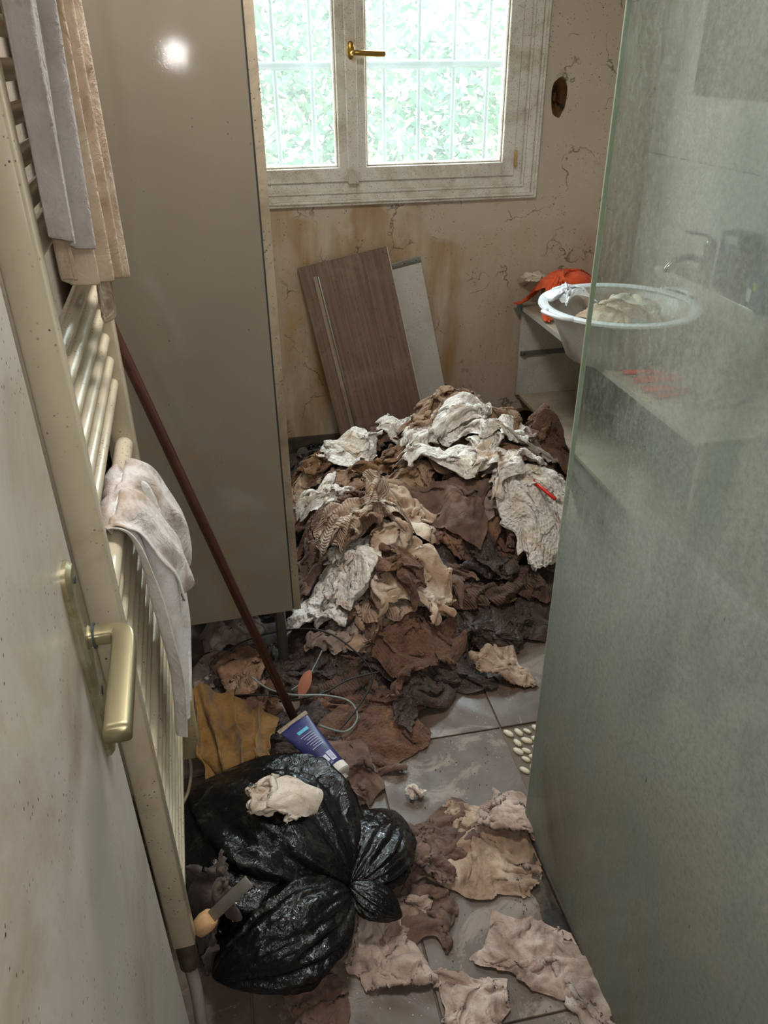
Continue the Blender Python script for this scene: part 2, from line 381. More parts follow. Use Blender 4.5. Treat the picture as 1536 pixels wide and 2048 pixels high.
def glass_dirty():
    """clear green glass under a limescale film: the film is thin at the free edge and thick lower down and away from it"""
    t = NT('limescaled_glass'); v = t.map(); x, y, z = t.sep(v)
    vs = t.map(scale=(1, 1, .28))
    n1 = t.noise(vs, 26, 9, .75, .8); n2 = t.noise(v, 110, 6, .8); n3 = t.noise(t.map(scale=(1, 1, .5)), 5, 5, .6, .6)
    # y: 1.115 at the free edge; film grows towards the shower wall side
    gy = t.ramp(t.math('ADD', t.math('MULTIPLY', y, -2.2), 2.453), [(0, .05), (.10, .16), (.35, .26), (.55, .32), (.95, .38)])  # t=(1.115-y)*2.2
    gz = t.ramp(z, [(.15, 1), (.8, 1), (.95, .8), (1.10, .62), (1.22, .42), (1.6, .38)])
    film = t.math('ADD', gy, t.math('MULTIPLY', t.ramp(z, [(1.02, 1), (1.2, 0)]), t.ramp(y, [(.80, .45), (1.02, .0)])))
    film = t.math('MAXIMUM', film, t.ramp(z, [(.1, .98), (.55, .96), (.72, .82), (.86, .45), (1.0, 0)]))
    film = t.math('MULTIPLY', film, t.math('ADD', gz, .30), clamp=True)
    film = t.math('ADD', film, t.math('MULTIPLY', t.math('SUBTRACT', n1, .5), .75))
    film = t.math('ADD', film, t.math('MULTIPLY', t.math('SUBTRACT', n2, .5), .6))
    film = t.math('MINIMUM', t.math('MAXIMUM', film, .04), .985)
    col = t.mix(t.ramp(n3, [(.35, 0), (.65, 1)]), lin('c4d0cb'), lin('eef2ee'))
    col = t.mix(t.math('MULTIPLY', t.ramp(n2, [(.40, 1), (.56, 0)]), .28), col, lin('7f8a84'))
    col = t.mix(t.ramp(n1, [(.55, 0), (.68, .6)]), col, lin('d3e2dc'))
    low = t.ramp(z, [(.0, 1), (.3, .8), (.75, .25), (1.1, 0)])
    col = t.mix(t.math('MULTIPLY', low, t.ramp(n3, [(.3, .4), (.7, 1)])), col, lin('958d7a'))
    col = t.mix(t.ramp(t.noise(vs, 9, 6), [(.52, 0), (.72, .5)]), col, lin('a8c2bb'))
    edge = t.ramp(y, [(1.0, 0), (1.09, .55)])
    col = t.mix(t.math('MULTIPLY', edge, t.ramp(z, [(.2, 1), (.75, .8), (.9, 0)])), col, lin('8c8458'))
    sp = t.math('MULTIPLY', t.ramp(t.vor(vs, 55), [(0, 1), (.07, 1), (.11, 0)]), t.ramp(t.noise(v, 12, 3), [(.55, 0), (.65, 1)]))
    col = t.mix(t.math('MULTIPLY', sp, .7), col, lin('3a352c'))
    d = t.n.new('ShaderNodeBsdfDiffuse'); t.link(col, d.inputs[0])
    tl = t.n.new('ShaderNodeBsdfTranslucent'); t.link(col, tl.inputs[0])
    md = t.n.new('ShaderNodeMixShader'); md.inputs[0].default_value = .55; t.link(d.outputs[0], md.inputs[1]); t.link(tl.outputs[0], md.inputs[2])
    tr = t.n.new('ShaderNodeBsdfTransparent'); tr.inputs[0].default_value = (.90, .95, .92, 1)
    ms = t.n.new('ShaderNodeMixShader'); t.link(film, ms.inputs[0]); t.link(tr.outputs[0], ms.inputs[1]); t.link(md.outputs[0], ms.inputs[2])
    gl = t.n.new('ShaderNodeBsdfGlossy'); gl.inputs['Roughness'].default_value = .12
    mg = t.n.new('ShaderNodeMixShader'); mg.inputs[0].default_value = .06; t.link(ms.outputs[0], mg.inputs[1]); t.link(gl.outputs[0], mg.inputs[2])
    t.link(mg.outputs[0], t.out.inputs[0]); return t.m
M['screen'] = glass_dirty()
M['glassedge'] = plain('green_glass_edge', 'b9c6b2', .2)

def pane_mat():
    t = NT('dusty_window_glass'); v = t.map()
    n = t.noise(v, 260, 3, .6); n2 = t.noise(v, 6, 6, .6)
    f = t.math('ADD', t.math('MULTIPLY', t.ramp(n2, [(.3, 0), (.7, 1)]), .018), t.math('MULTIPLY', t.ramp(n, [(.5, 0), (.7, 1)]), .03))
    f = t.math('ADD', f, .03)
    tr = t.n.new('ShaderNodeBsdfTransparent'); tr.inputs[0].default_value = (.93, .97, .97, 1)
    tl = t.n.new('ShaderNodeBsdfTranslucent'); tl.inputs[0].default_value = (.85, .87, .85, 1)
    gl = t.n.new('ShaderNodeBsdfGlossy'); gl.inputs['Roughness'].default_value = .03
    m1 = t.n.new('ShaderNodeMixShader'); t.link(f, m1.inputs[0]); t.link(tr.outputs[0], m1.inputs[1]); t.link(tl.outputs[0], m1.inputs[2])
    m2 = t.n.new('ShaderNodeMixShader'); m2.inputs[0].default_value = .04; t.link(m1.outputs[0], m2.inputs[1]); t.link(gl.outputs[0], m2.inputs[2])
    t.link(m2.outputs[0], t.out.inputs[0]); return t.m
M['pane'] = pane_mat()
def hedge_mat():
    t = NT('hedge_leaves'); v = t.map(rnd=False)
    c = t.ramp(t.noise(v, 2.2, 4), [(.35, lin('2c4c34')), (.5, lin('3f5f40')), (.68, lin('66744c'))])
    m = t.done(c, .9, None, 0.0); t.b.inputs['Transmission Weight'].default_value = 0
    return m
M['hedge'] = hedge_mat()
M['grass'] = plain('garden_ground', '4a5238', .9, sc=3)
M['grille'] = plain('grille_paint', '44524f', .5)
def bag_mat():
    t = NT('black_bin_bag'); v = t.map()
    n = t.noise(v, 28, 5, .6, 1.5); rid = t.math('ABSOLUTE', t.math('SUBTRACT', n, .5))
    nr = t.bump(t.ramp(rid, [(0, 0), (.12, 1)]), .25, .006)
    nr = t.bump(t.noise(v, 9, 4, .6, .8), .3, .02, nr)
    d = t.ramp(t.noise(v, 13, 8, .75, .8), [(.54, 0), (.72, .55)])
    c = t.mix(d, lin('0d0d0e'), lin('4d453c'))
    r = t.ramp(d, [(0, .17), (.5, .55)])
    return t.done(c, r, nr, .5)
M['bag'] = bag_mat()

# ------------------------------------------------------------------ room shell
XL, XR, YB, YF, ZC = -0.34, 1.75, 3.20, -0.10, 2.50
def struct(o): o['kind'] = 'structure'; return o
WX0, WX1, WZ0, WZ1 = -0.07, 1.22, 1.10, 2.12     # window hole
HOLE = [(1.340+0.032*math.cos(a)*(1+.07*math.sin(3*a)), 1.403+0.070*math.copysign(abs(math.sin(a))**.8, math.sin(a))*(1+.04*math.cos(5*a))) for a in [2*math.pi*i/28 for i in range(28)]]
def wall_with_holes():
    bm = bmesh.new()
    def loop(pts):
        vs = [bm.verts.new((x, YB, z)) for x, z in pts]
        for i in range(len(vs)): bm.edges.new((vs[i], vs[(i+1) % len(vs)]))
    loop([(XL-.1, -.05), (XR+.1, -.05), (XR+.1, ZC), (XL-.1, ZC)])
    loop([(WX0, WZ0), (WX1, WZ0), (WX1, WZ1), (WX0, WZ1)])
    loop(HOLE)
    bmesh.ops.triangle_fill(bm, edges=bm.edges[:], use_beauty=True)
    r = bmesh.ops.extrude_face_region(bm, geom=bm.faces[:])
    for g in r['geom']:
        if isinstance(g, bmesh.types.BMVert): g.co.y += .22
    return bm
wb = struct(bm_obj('wall_back', wall_with_holes(), M['wall']))
# old socket hole: crumbling recess in the back wall
V = [(1.340, YB+.045, 1.40)]; n = len(HOLE)
for k, (s, dy) in enumerate(((.35, .045), (.75, .03), (1.0, .004))):
    for i, (x, z) in enumerate(HOLE):
        j = 1+.12*noise.noise(Vector((x*60, z*60, k*3)))
        V.append((1.340+(x-1.340)*s*j, YB+dy+.006*noise.noise(Vector((x*90, z*90, k))), 1.403+(z-1.403)*s*j))
Fs = [(0, 1+i, 1+(i+1) % n) for i in range(n)]
for k in range(2): Fs += [(1+k*n+i, 1+k*n+(i+1) % n, 1+(k+1)*n+(i+1) % n, 1+(k+1)*n+i) for i in range(n)]
mesh_obj('socket_recess', V, Fs, plain('crumbling_plaster', '7a5228', .8, dirt='3c2a1a', dirt_amt=.5, sc=40, bump=.8), wb)
mesh_obj('wire_end', *sweep(smooth_pts([(1.345, YB+.03, 1.385), (1.350, YB+.004, 1.378), (1.362, YB-.006, 1.372), (1.356, YB-.004, 1.362)]), circ(.0028, 6)), M['cable_b'], wb)
struct(box('wall_left', (XL-.1, YF-1.3, -.05), (XL, YB, ZC), M['wallplain'], bevel=0))
wr = struct(box('wall_right', (XR+.012, YF-.1, -.05), (XR+.12, YB, ZC), M['grout'], bevel=0))
# large wall tiles (parts of the right wall)
tm = {}
def tile_mesh(key, dims, mat, bev=.0015):
    if key in tm: return tm[key]
    bm = box_bm((-dims[0]/2, -dims[1]/2, -dims[2]/2), (dims[0]/2, dims[1]/2, dims[2]/2), bev, 1)
    me = bpy.data.meshes.new(key); bm.to_mesh(me); bm.free(); me.materials.append(mat); tm[key] = me; return me
for r_ in range(5):
    off = .0 if r_ % 2 else -.06
    for c_ in range(8):
        y1 = 3.197-off*0-c_*.42; y0 = y1-.418
        z0 = r_*.6-.0; z1 = min(z0+.598, 2.498)
        if z1-z0 < .05 or y0 < YF: continue
        me = tile_mesh('wall_tile_%d' % (r_ == 4), (.012, .418, z1-z0), M['tile_wall'])
        o = bpy.data.objects.new('wall_tile', me); COL.objects.link(o); o.parent = wr
        o.location = (XR+.006+random.uniform(-.0008, .0008), (y0+y1)/2, (z0+z1)/2)
# near wall with the doorway the camera stands in
bm = box_bm((.68, YF-.12, -.05), (XR+.1, YF, ZC)); box_bm((XL-.1, YF-.12, 2.08), (.68, YF, ZC), bm=bm); box_bm((XL-.1, YF-.12, -.05), (-.24, YF, ZC), bm=bm)
struct(bm_obj('wall_front', bm, M['wallplain']))
bm = box_bm((-.24, YF-.13, 0), (-.205, YF+.01, 2.08), .003); box_bm((.645, YF-.13, 0), (.68, YF+.01, 2.08), .003, bm=bm); box_bm((-.24, YF-.13, 2.045), (.68, YF+.01, 2.08), .003, bm=bm)
struct(bm_obj('trim_1', bm, M['door'], angle=35))
struct(box('ceiling', (XL-.1, YF-1.4, ZC), (XR+.12, YB+.22, ZC+.1), M['ceil'], bevel=0))
struct(box('wall_hallway', (XL-.1, YF-1.4, -.05), (XR+.12, YF-1.3, ZC), M['wallplain'], bevel=0))
struct(box('wall_hallway_side', (XR+.0, YF-1.3, -.05), (XR+.12, YF-.12, ZC), M['wallplain'], bevel=0))
# floor bed, tiles and pebbles
fl_ = struct(box('floor', (XL-.1, YF-1.4, -.06), (XR+.12, YB+.2, -.006), M['mortar'], bevel=0))
ym = [YF-1.4, -.704, 0, .704, 1.408, 2.112, 2.816, YB]
xs = [XL-.1, -.100, .245, .590, .935, 1.28, 1.625, XR]
gap = .002
for j in range(len(ym)-1):
    for i in range(len(xs)-1):
        x0, x1, y0, y1 = xs[i], xs[i+1], ym[j], ym[j+1]
        if .0 <= y0 < 1.40 and x0 > .58: continue          # pebbled shower floor
        me = tile_mesh('floor_tile_%d_%d' % (round((x1-x0)*1000), round((y1-y0)*1000)), (x1-x0-gap*2, y1-y0-gap*2, .012), M['floor'], .0012)
        o = bpy.data.objects.new('floor_tile', me); COL.objects.link(o); o.parent = fl_
        o.location = ((x0+x1)/2, (y0+y1)/2, -.006+random.uniform(-.0004, .0004))
def pebble_mesh(k):
    bm = bmesh.new(); bmesh.ops.create_uvsphere(bm, u_segments=8, v_segments=5, radius=1)
    for v in bm.verts:
        s = 1+.12*noise.noise(v.co*1.3+Vector((k*7, 0, 0))); v.co = Vector((v.co.x*.0085*s, v.co.y*.0155*s, v.co.z*.006))
    me = bpy.data.meshes.new('pebble%d' % k); bm.to_mesh(me); bm.free(); me.shade_smooth(); me.materials.append(M['pebble']); return me
pm = [pebble_mesh(k) for k in range(5)]
cnt = 0
for j in range(22):
    for i in range(11):
        x = .606+i*.026+(j % 2)*.013+random.uniform(-.003, .003); y = 1.385-j*.031+random.uniform(-.004, .004)
        o = bpy.data.objects.new('pebble', pm[random.randrange(5)]); COL.objects.link(o); o.parent = fl_
        o.location = (x, y, -.003); s = random.uniform(.8, 1.12); o.scale = (s, s, s); o.rotation_euler = (0, 0, random.uniform(.3, 1.3)); cnt += 1
struct(box('baseboard_back', (XL, YB-.012, 0), (XR, YB, .075), plain('dark_skirting', '3a332c', .6, dirt='5a4c3d', sc=20), bevel=.002))
struct(box('baseboard_left', (XL, .8, 0), (XL+.012, YB-.012, .075), plain('dark_skirting_side', '3a332c', .6, dirt='5a4c3d', sc=20), bevel=.002))

# ------------------------------------------------------------------ window
win = empty('window_1', (0, 0, 0)); win['kind'] = 'structure'
def ring(x0, x1, z0, z1, w, y0, y1, bev=.003):
    """mitred picture-frame ring: outer rect, member width w, from y0 (room) to y1"""
    bm = bmesh.new(); q = []
    for (d, yy) in ((0, y1), (0, y0+bev), (bev, y0), (w-bev, y0), (w, y0+bev), (w, y1)):
        q.append([bm.verts.new(p) for p in ((x0+d, yy, z0+d), (x1-d, yy, z0+d), (x1-d, yy, z1-d), (x0+d, yy, z1-d))])
    for a, b in zip(q, q[1:]+q[:1]):
        for i in range(4): bm.faces.new((a[i], a[(i+1) % 4], b[(i+1) % 4], b[i]))
    return bm
# casing mouldings stepping out from the wall
CX0, CX1, CZ0, CZ1 = -.22, 1.272, 1.045, 2.22
for nm, d, w, y in (('casing', 0, .014, .020), ('casing', .014, .010, .028), ('casing', .024, .034, .016), ('casing', .058, .010, .022)):
    bm_obj(nm, ring(CX0+d, CX1-d, CZ0+d*.75, CZ1-d, w, YB-y, YB+.01), M['frame'], win)
FX0, FX1, FZ0, FZ1 = CX0+.066, CX1-.066, CZ0+.05, CZ1-.066
bm_obj('window_frame', ring(FX0, FX1, FZ0, FZ1, .045, YB-.008, YB+.06), M['frame'], win)
mid = .523
def sash(x0, x1, nm):
    z0, z1 = FZ0+.036, FZ1-.04
    s = bm_obj('sash', ring(x0, x1, z0, z1, .052, YB-.018, YB+.04), M['frame'], win)
    bm_obj('glazing_bead', ring(x0+.052, x1-.052, z0+.052, z1-.052, .009, YB-.008, YB+.02, .004), M['frame'], s)
    p = box('pane', (x0+.055, YB+.012, z0+.055), (x1-.055, YB+.016, z1-.055), M['pane'], s, bevel=0)
    # cobweb dirt in the lower corner
    return s
sash(FX0+.036, mid-.002, 'l'); sash(mid+.002, FX1-.036, 'r')
st = box('mullion_strip', (mid-.021, YB-.032, FZ0+.028), (mid+.021, YB-.017, FZ1-.03), M['frame'], win, bevel=.005, seg=3)
box('hinge', (FX1-.040, YB-.030, 1.165), (FX1-.029, YB-.017, 1.225), plain('yellowed_hinge', 'c9a566', .4, .5), win, bevel=.004, label='yellowed brass hinge')
# handle (brass espagnolette)
hz = at(703, 103, y=YB-.035); hx = mid
h = lathe('handle', [(0, 0), (.0135, 0), (.0145, .002), (.0125, .005), (.0, .006)], M['brass'], win, 24,
          Matrix.Translation((hx, YB-.033, hz[2]+.004)) @ Matrix.Rotation(math.pi/2, 4, 'X') @ Matrix.Diagonal((1, 2.0, 1, 1)), label='brass window handle')
lp = smooth_pts([(hx, YB-.034, hz[2]-.006), (hx, YB-.058, hz[2]-.006), (hx+.012, YB-.070, hz[2]-.004), (hx+.05, YB-.070, hz[2]-.006), (hx+.095, YB-.068, hz[2]-.008), (hx+.118, YB-.067, hz[2]-.008)], 6)
V, Fs = sweep(lp, [(a*1.0, b*.75) for a, b in circ(.0085, 12)], scales=[1.0]*12+[1.0+.15*math.sin(i/19*3.1) for i in range(len(lp)-12)])
mesh_obj('lever', V, Fs, M['brass'], h)

# outdoors
GZ = float(at(760, 129, y=3.5)[2])
gr = empty('window_grille', (0, 0, 0), label='grey painted security grille of bars outside the window', cat='grille')
tube('bar', [(-.2, 3.50, GZ), (1.4, 3.50, GZ)], .016, M['grille'], gr)
for i in range(11):
    x = -.16+i*.145
    tube('bar', [(x, 3.50, .9), (x, 3.50, 2.3)], .009, M['grille'], gr, n=8)
g = struct(box('ground_garden', (-6, YB+.24, .2), (8, 12, .3), M['grass'], bevel=0))
rng = NR
nl = 46000
cx = rng.uniform(-4.5, 7, nl); cz = rng.uniform(.3, 2.35, nl); cy = 6.0+rng.uniform(-.5, .5, nl)+.35*np.sin(cx*2)+.2*np.sin(cz*5+cx)
keep = rng.uniform(0, 1, nl) < np.clip((2.45-cz)*1.2+.2*np.sin(cx*3), 0.15, 1); cx, cy, cz = cx[keep], cy[keep], cz[keep]; nl = len(cx)
a1 = rng.uniform(0, 6.28, nl); a2 = rng.uniform(-1, 1, nl); L = rng.uniform(.03, .07, nl)
u = np.stack([np.cos(a1)*np.cos(a2), np.sin(a1)*np.cos(a2), np.sin(a2)], 1); w_ = np.cross(u, rng.normal(size=(nl, 3))); w_ /= np.linalg.norm(w_, axis=1)[:, None]
c_ = np.stack([cx, cy, cz], 1)
VV = np.stack([c_-u*L[:, None], c_+w_*(L*.4)[:, None], c_+u*L[:, None], c_-w_*(L*.4)[:, None]], 1).reshape(-1, 3)
hedge = mesh_obj('hedge', VV, np.arange(nl*4).reshape(-1, 4), M['hedge'], None, smooth=False, label='pale green hedge in the garden beyond the window grille', cat='hedge', kind='stuff')

# ------------------------------------------------------------------ door in the foreground
dd = Vector((-.063, 1, 0)).normalized(); dn = Vector((dd.y, -dd.x, 0))      # dn faces the room (+x)
door = empty('door_1', (-.176, .675, 0)); door['kind'] = 'structure'
rzd = math.atan2(dd.y, dd.x)-math.pi/2
door.rotation_euler = (0, 0, rzd)                      # local y along the door towards its free edge, local +x out of the face
box('leaf', (-.040, -.745, .012), (0, 0, 2.04), M['door'], door, bevel=.003)
# lock plate and lever
zl = 1.075
bm = bmesh.new()
pl = []
for (ins, xx) in ((0, 0.0), (0, .004), (.004, .008)):
    pts = []
    hw, hh = .021-ins, .114-ins
    for k in range(24):
        a = 2*math.pi*k/24
        pts.append((xx, -.052+hw*math.copysign(abs(math.cos(a))**.35, math.cos(a)), zl-.032+hh*math.copysign(abs(math.sin(a))**.25, math.sin(a))))
    pl.append([bm.verts.new(p) for p in pts])
for a, b in zip(pl, pl[1:]):
    for i in range(24): bm.faces.new((a[i], a[(i+1) % 24], b[(i+1) % 24], b[i]))
bm.faces.new(pl[-1])
hp = bm_obj('lock_plate', bm, M['champd'], door, angle=40, label='tarnished metal lock plate')
tube('screw', [(.007, -.052, zl+.066), (.0095, -.052, zl+.066)], .0035, M['gasket'], hp, n=10)
tube('screw', [(.007, -.052, zl-.105), (.0095, -.052, zl-.105)], .0035, M['gasket'], hp, n=10)
tube('keyhole', [(.0068, -.052, zl-.068), (.0086, -.052, zl-.068)], .0045, M['black'], hp, n=10)
neck = smooth_pts([(.006, -.052, zl), (.012, -.052, zl), (.028, -.052, zl), (.037, -.056, zl), (.041, -.070, zl), (.040, -.12, zl), (.038, -.190, zl)], 6)
V, Fs = sweep(neck, [(.0075*math.copysign(abs(math.cos(a))**.5, math.cos(a)), .0105*math.copysign(abs(math.sin(a))**.5, math.sin(a))) for a in [2*math.pi*k/20 for k in range(20)]], scales=[1.1]*4+[.95]*6+[1+.08*min(1, i/20) for i in range(len(neck)-10)], up=(0, 0, 1))
lv = mesh_obj('lever', V, Fs, M['champ'], hp, label='dull gold door lever')
tube('collar', [(.0125, -.052, zl), (.0145, -.052, zl)], .0128, M['gasket'], hp, n=16)

# ------------------------------------------------------------------ towel radiator on the left wall
rad = empty('towel_radiator', (-.172, .815, 0), math.atan(.033), label='cream enamel towel radiator with many round bars on the left wall', cat='radiator')
RW = .50
def rail(yc):
    z0, z1 = .275, 2.0
    prof = []
    for k in range(20):
        a = 2*math.pi*k/20; prof.append((.019*math.copysign(abs(math.cos(a))**.25, math.cos(a)), .016*math.copysign(abs(math.sin(a))**.25, math.sin(a))))
    V, Fs = sweep([(-.016, yc, z0), (-.016, yc, z0+.003), (-.016, yc, z1-.003), (-.016, yc, z1)], prof, scales=[.85, 1, 1, .85])
    o = mesh_obj('rail', V, Fs, M['cream'], rad)
    try: o.data.set_sharp_from_angle(angle=math.radians(60))
    except Exception: pass
rail(.0); rail(RW)
bars = []
z = 1.272; big = .9665
pitch = .0386
zs = [(1.272-i*pitch, .0105) for i in range(6)] + [(big, .0150)] + [(big-.038*(i+1), .0105) for i in range(7)]
zs += [(.655, .0150)]+[(.617-.0375*i, .0105) for i in range(9)]
zs += [(1.385, .015)]+[(1.425+.0386*i, .0105) for i in range(5)]+[(1.70+.0386*i, .0105) for i in range(7)]
for zz, r in zs:
    tube('bar', [(-.017, .006, zz), (-.017, RW-.006, zz)], r, M['cream'], rad, n=14)
for yc in (.0, RW): tube('wall_bracket', [(-.03, yc+.0 if yc == 0 else yc, 1.8), (-.15, yc, 1.8)], .01, M['cream'], rad)
tube('supply_pipe', smooth_pts([(-.016, .0, .275), (-.016, -.002, .2), (-.014, -.01, .12), (-.018, -.03, .0)], 5), .011, M['pipewhite'], rad, label='grey supply pipe under the near rail')
tube('valve', [(-.016, .0, .278), (-.016, .0, .205)], .017, plain('dirty_valve', '6d6454', .5, .4, dirt='3a3228', sc=40, bump=.5), rad, label='grimy valve under the near rail')
# wall control box behind it with its cable
cb = empty('control_box', (-.232, 1.39, .20), .03, label='yellowed plastic control box on the wall beyond the far radiator rail', cat='box')
box('housing', (-.07, -.03, -.09), (.055, .035, .10), plain('yellowed_plastic', 'c9b992', .4, dirt='8e7c5a', dirt_amt=.4, sc=20, speck=1), cb, bevel=.008, seg=3)
for k in range(3): box('vent_slot', (.0545, -.02, .02+k*.02), (.0556, .02, .028+k*.02), M['black'], cb, bevel=0)
tube('cable', smooth_pts([(.02, 0, -.085), (.022, -.008, -.13), (.016, -.03, -.16), (.004, -.05, -.185), (-.02, -.09, -.192)], 6), .004, M['cable_w'], cb)

# ------------------------------------------------------------------ tall cabinet
cab = empty('tall_cabinet', (.1045, 1.70, 0), .031, label='tall cream laminate cabinet with a glossy side, standing on legs beyond the radiator', cat='cabinet')
CZ = .254
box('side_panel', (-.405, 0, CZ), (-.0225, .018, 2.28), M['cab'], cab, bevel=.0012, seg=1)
box('side_panel', (-.405, .50, CZ), (-.0225, .518, 2.28), M['cabgrime'], cab, bevel=.0012, seg=1)
box('bottom_panel', (-.405, .018, CZ+.001), (-.0225, .50, CZ+.019), M['cabgrime'], cab, bevel=0)
box('top_panel', (-.405, .018, 2.262), (-.0225, .50, 2.28), M['cabgrime'], cab, bevel=0)
box('back_panel', (-.405, .018, CZ+.02), (-.399, .50, 2.262), M['cabgrime'], cab, bevel=0)
box('door', (-.0195, -.001, CZ+.002), (0, .519, 2.278), M['cabgrime'], cab, bevel=.0015, label='grimy cream cabinet door seen edge-on')
box('seal_strip', (-.0224, .003, CZ+.003), (-.0196, .516, 2.277), M['gasket'], cab, bevel=0)
for (lx, ly) in ((-.055, .06), (-.055, .45), (-.36, .06), (-.36, .45)):
    tube('leg', [(lx, ly, 0), (lx, ly, .012), (lx, ly, .0125), (lx, ly, CZ)], .015, M['steel'], cab, scales=[1.35, 1.35, 1, 1])

# ------------------------------------------------------------------ leaning boards behind the heap
def oriented(name, origin, ux, uz, label, cat):
    """empty whose local x runs along ux (width), local z along uz (length), local y = back"""
    o = bpy.data.objects.new(name, None); COL.objects.link(o)
    ux = Vector(ux).normalized(); uz = Vector(uz).normalized(); ux = (ux-uz*ux.dot(uz)).normalized(); uy = uz.cross(ux)
    m = Matrix((ux, uy, uz)).transposed().to_4x4(); m.translation = Vector(origin); o.matrix_world = m
    return tagit(o, label, cat)
TL = Vector(at(595, 537, y=3.165)); TR = Vector(at(772, 490, y=3.155)); BL = Vector(at(690, 905, y=2.99))
uz = (TL-BL).normalized()
bl2 = BL-uz*.075
bd = oriented('wood_board', bl2, TR-TL, uz, 'brown wood-grain board with a batten, leaning against the wall behind the heap', 'board')
Lb = (TL-bl2).length; Wb = (TR-TL).length
bo = box('panel', (0, 0, 0), (Wb, .018, Lb), M['walnut'], bd, bevel=.001, seg=1)
box('edge_band', (Wb, -.001, 0), (Wb+.0035, .0185, Lb), M['whitelam'], bd, bevel=.0006, seg=1, label='chipped white edge band')
box('edge_band', (0, -.0008, Lb), (Wb, .0185, Lb+.002), M['walnutedge'], bd, bevel=0)
box('batten', (.050, -.011, 0), (.066, -.0005, Lb-.045), M['walnutedge'], bd, bevel=.002, label='worn grey batten')
box('groove_strip', (.069, -.004, 0), (.075, -.0005, Lb-.05), M['steel'], bd, bevel=.001)
# white panel behind
TL2 = Vector(at(772, 513, y=3.185)); TR2 = Vector(at(840, 513, y=3.185)); BR2 = Vector(at(893, 790, y=3.12))
uz2 = (TR2-BR2).normalized(); ori = BR2-uz2*.20
wp = oriented('laminate_board', ori, Vector((1, 0, .0)), uz2, 'white laminate panel with a metal strip on its top edge, behind the brown board', 'board')
L2 = (TR2-ori).length
box('panel', (-.20, 0, 0), (0, .012, L2), M['whitelam'], wp, bevel=.001, seg=1)
box('metal_strip', (-.20, -.003, L2-.022), (0.001, -.0003, L2), M['steel'], wp, bevel=.0008)
for k in range(3): tube('screw', [(-.02-.05*k, -.0035, L2-.011), (-.02-.05*k, -.002, L2-.011)], .003, M['gasket'], wp, n=8)

# ------------------------------------------------------------------ shower screen
scr = empty('shower_screen', (.560, 0, 0), .0, label='limescaled clear glass shower screen standing on the right', cat='screen')
x0 = .563
box('glass', (-.001, .26, .012), (.007, 1.105, 1.98), M['screen'], scr, bevel=0)
box('polished_edge', (-.0012, 1.1052, .014), (.0072, 1.1085, 1.98), M['glassedge'], scr, bevel=.0008, seg=1)
box('seal', (-.005, .26, .0), (.011, 1.108, .016), M['grime'], scr, bevel=.003)
scr.rotation_euler = (0, 0, .0157); scr.location = (.546+.0157*1.108, .004, 0)
box('shower_curb', (.575, .30, .0), (.600, 1.10, .02), M['mortar'], None, bevel=.004, label='low brown curb behind the shower screen', cat='curb')

# ------------------------------------------------------------------ vanity unit on the right wall
van = empty('vanity_unit', (1.24, 3.19, 0), .0, label='open-fronted cream vanity shelf unit along the right wall beside the heap', cat='shelf unit')
VX = .504; VY = -1.45
box('counter', (-.002, VY, .598), (VX, 0, .616), M['counter'], van, bevel=.0015, label='crumb-strewn cream counter top')
box('front_edge', (-.004, VY, .597), (-.0021, 0, .6165), M['whitelam'], van, bevel=.0004, seg=1)
box('side_panel', (.012, -.018, .196), (VX, 0, .598), M['whitelam'], van, bevel=.001)
box('side_panel', (.012, VY, .0), (VX, VY+.018, .598), M['whitelam'], van, bevel=.001)
box('bottom_shelf', (.030, VY+.018, .178), (VX, 0, .196), M['counter'], van, bevel=.0015, label='lower shelf covered with droppings and dust')
sl = box('drawer_slide', (.014, -.031, .385), (.44, -.0185, .405), M['steel'], van, bevel=.003)
tube('roller', [(.030, -.036, .395), (.030, -.03, .395)], .012, M['steel'], sl, n=14)
tube('roller_hub', [(.030, -.038, .395), (.030, -.036, .395)], .005, M['gasket'], sl, n=10)
tube('leg', [(.10, -.06, 0), (.10, -.06, .178)], .018, M['steel'], van)
tube('leg', [(.42, -.06, 0), (.42, -.06, .178)], .018, M['steel'], van)
mesh_obj('torn_tape', *sweep(smooth_pts([(-.006, -.03, .625), (-.010, -.028, .608), (-.011, -.03, .592), (-.008, -.034, .58)]), [(.001, .02), (.001, -.02), (-.001, -.02), (-.001, .02)]), plain('teal_tape', '7d9a94', .6), van, smooth=False)
db = empty('drawer_box', (1.29, 2.64, 0), .06, label='pale drawer box standing on the floor under the vanity beside the heap', cat='drawer')
for lo, hi, nm in (((0, -.5, 0), (.30, 0, .012), 'bottom'), ((0, -.5, .0125), (.014, 0, .176), 'front'), ((.286, -.5, .0125), (.30, 0, .176), 'back'), ((.0145, -.014, .0125), (.2855, 0, .176), 'side'), ((.0145, -.5, .0125), (.2855, -.486, .176), 'side')):
    box(nm, lo, hi, M['whitelam'], db, bevel=.0015)
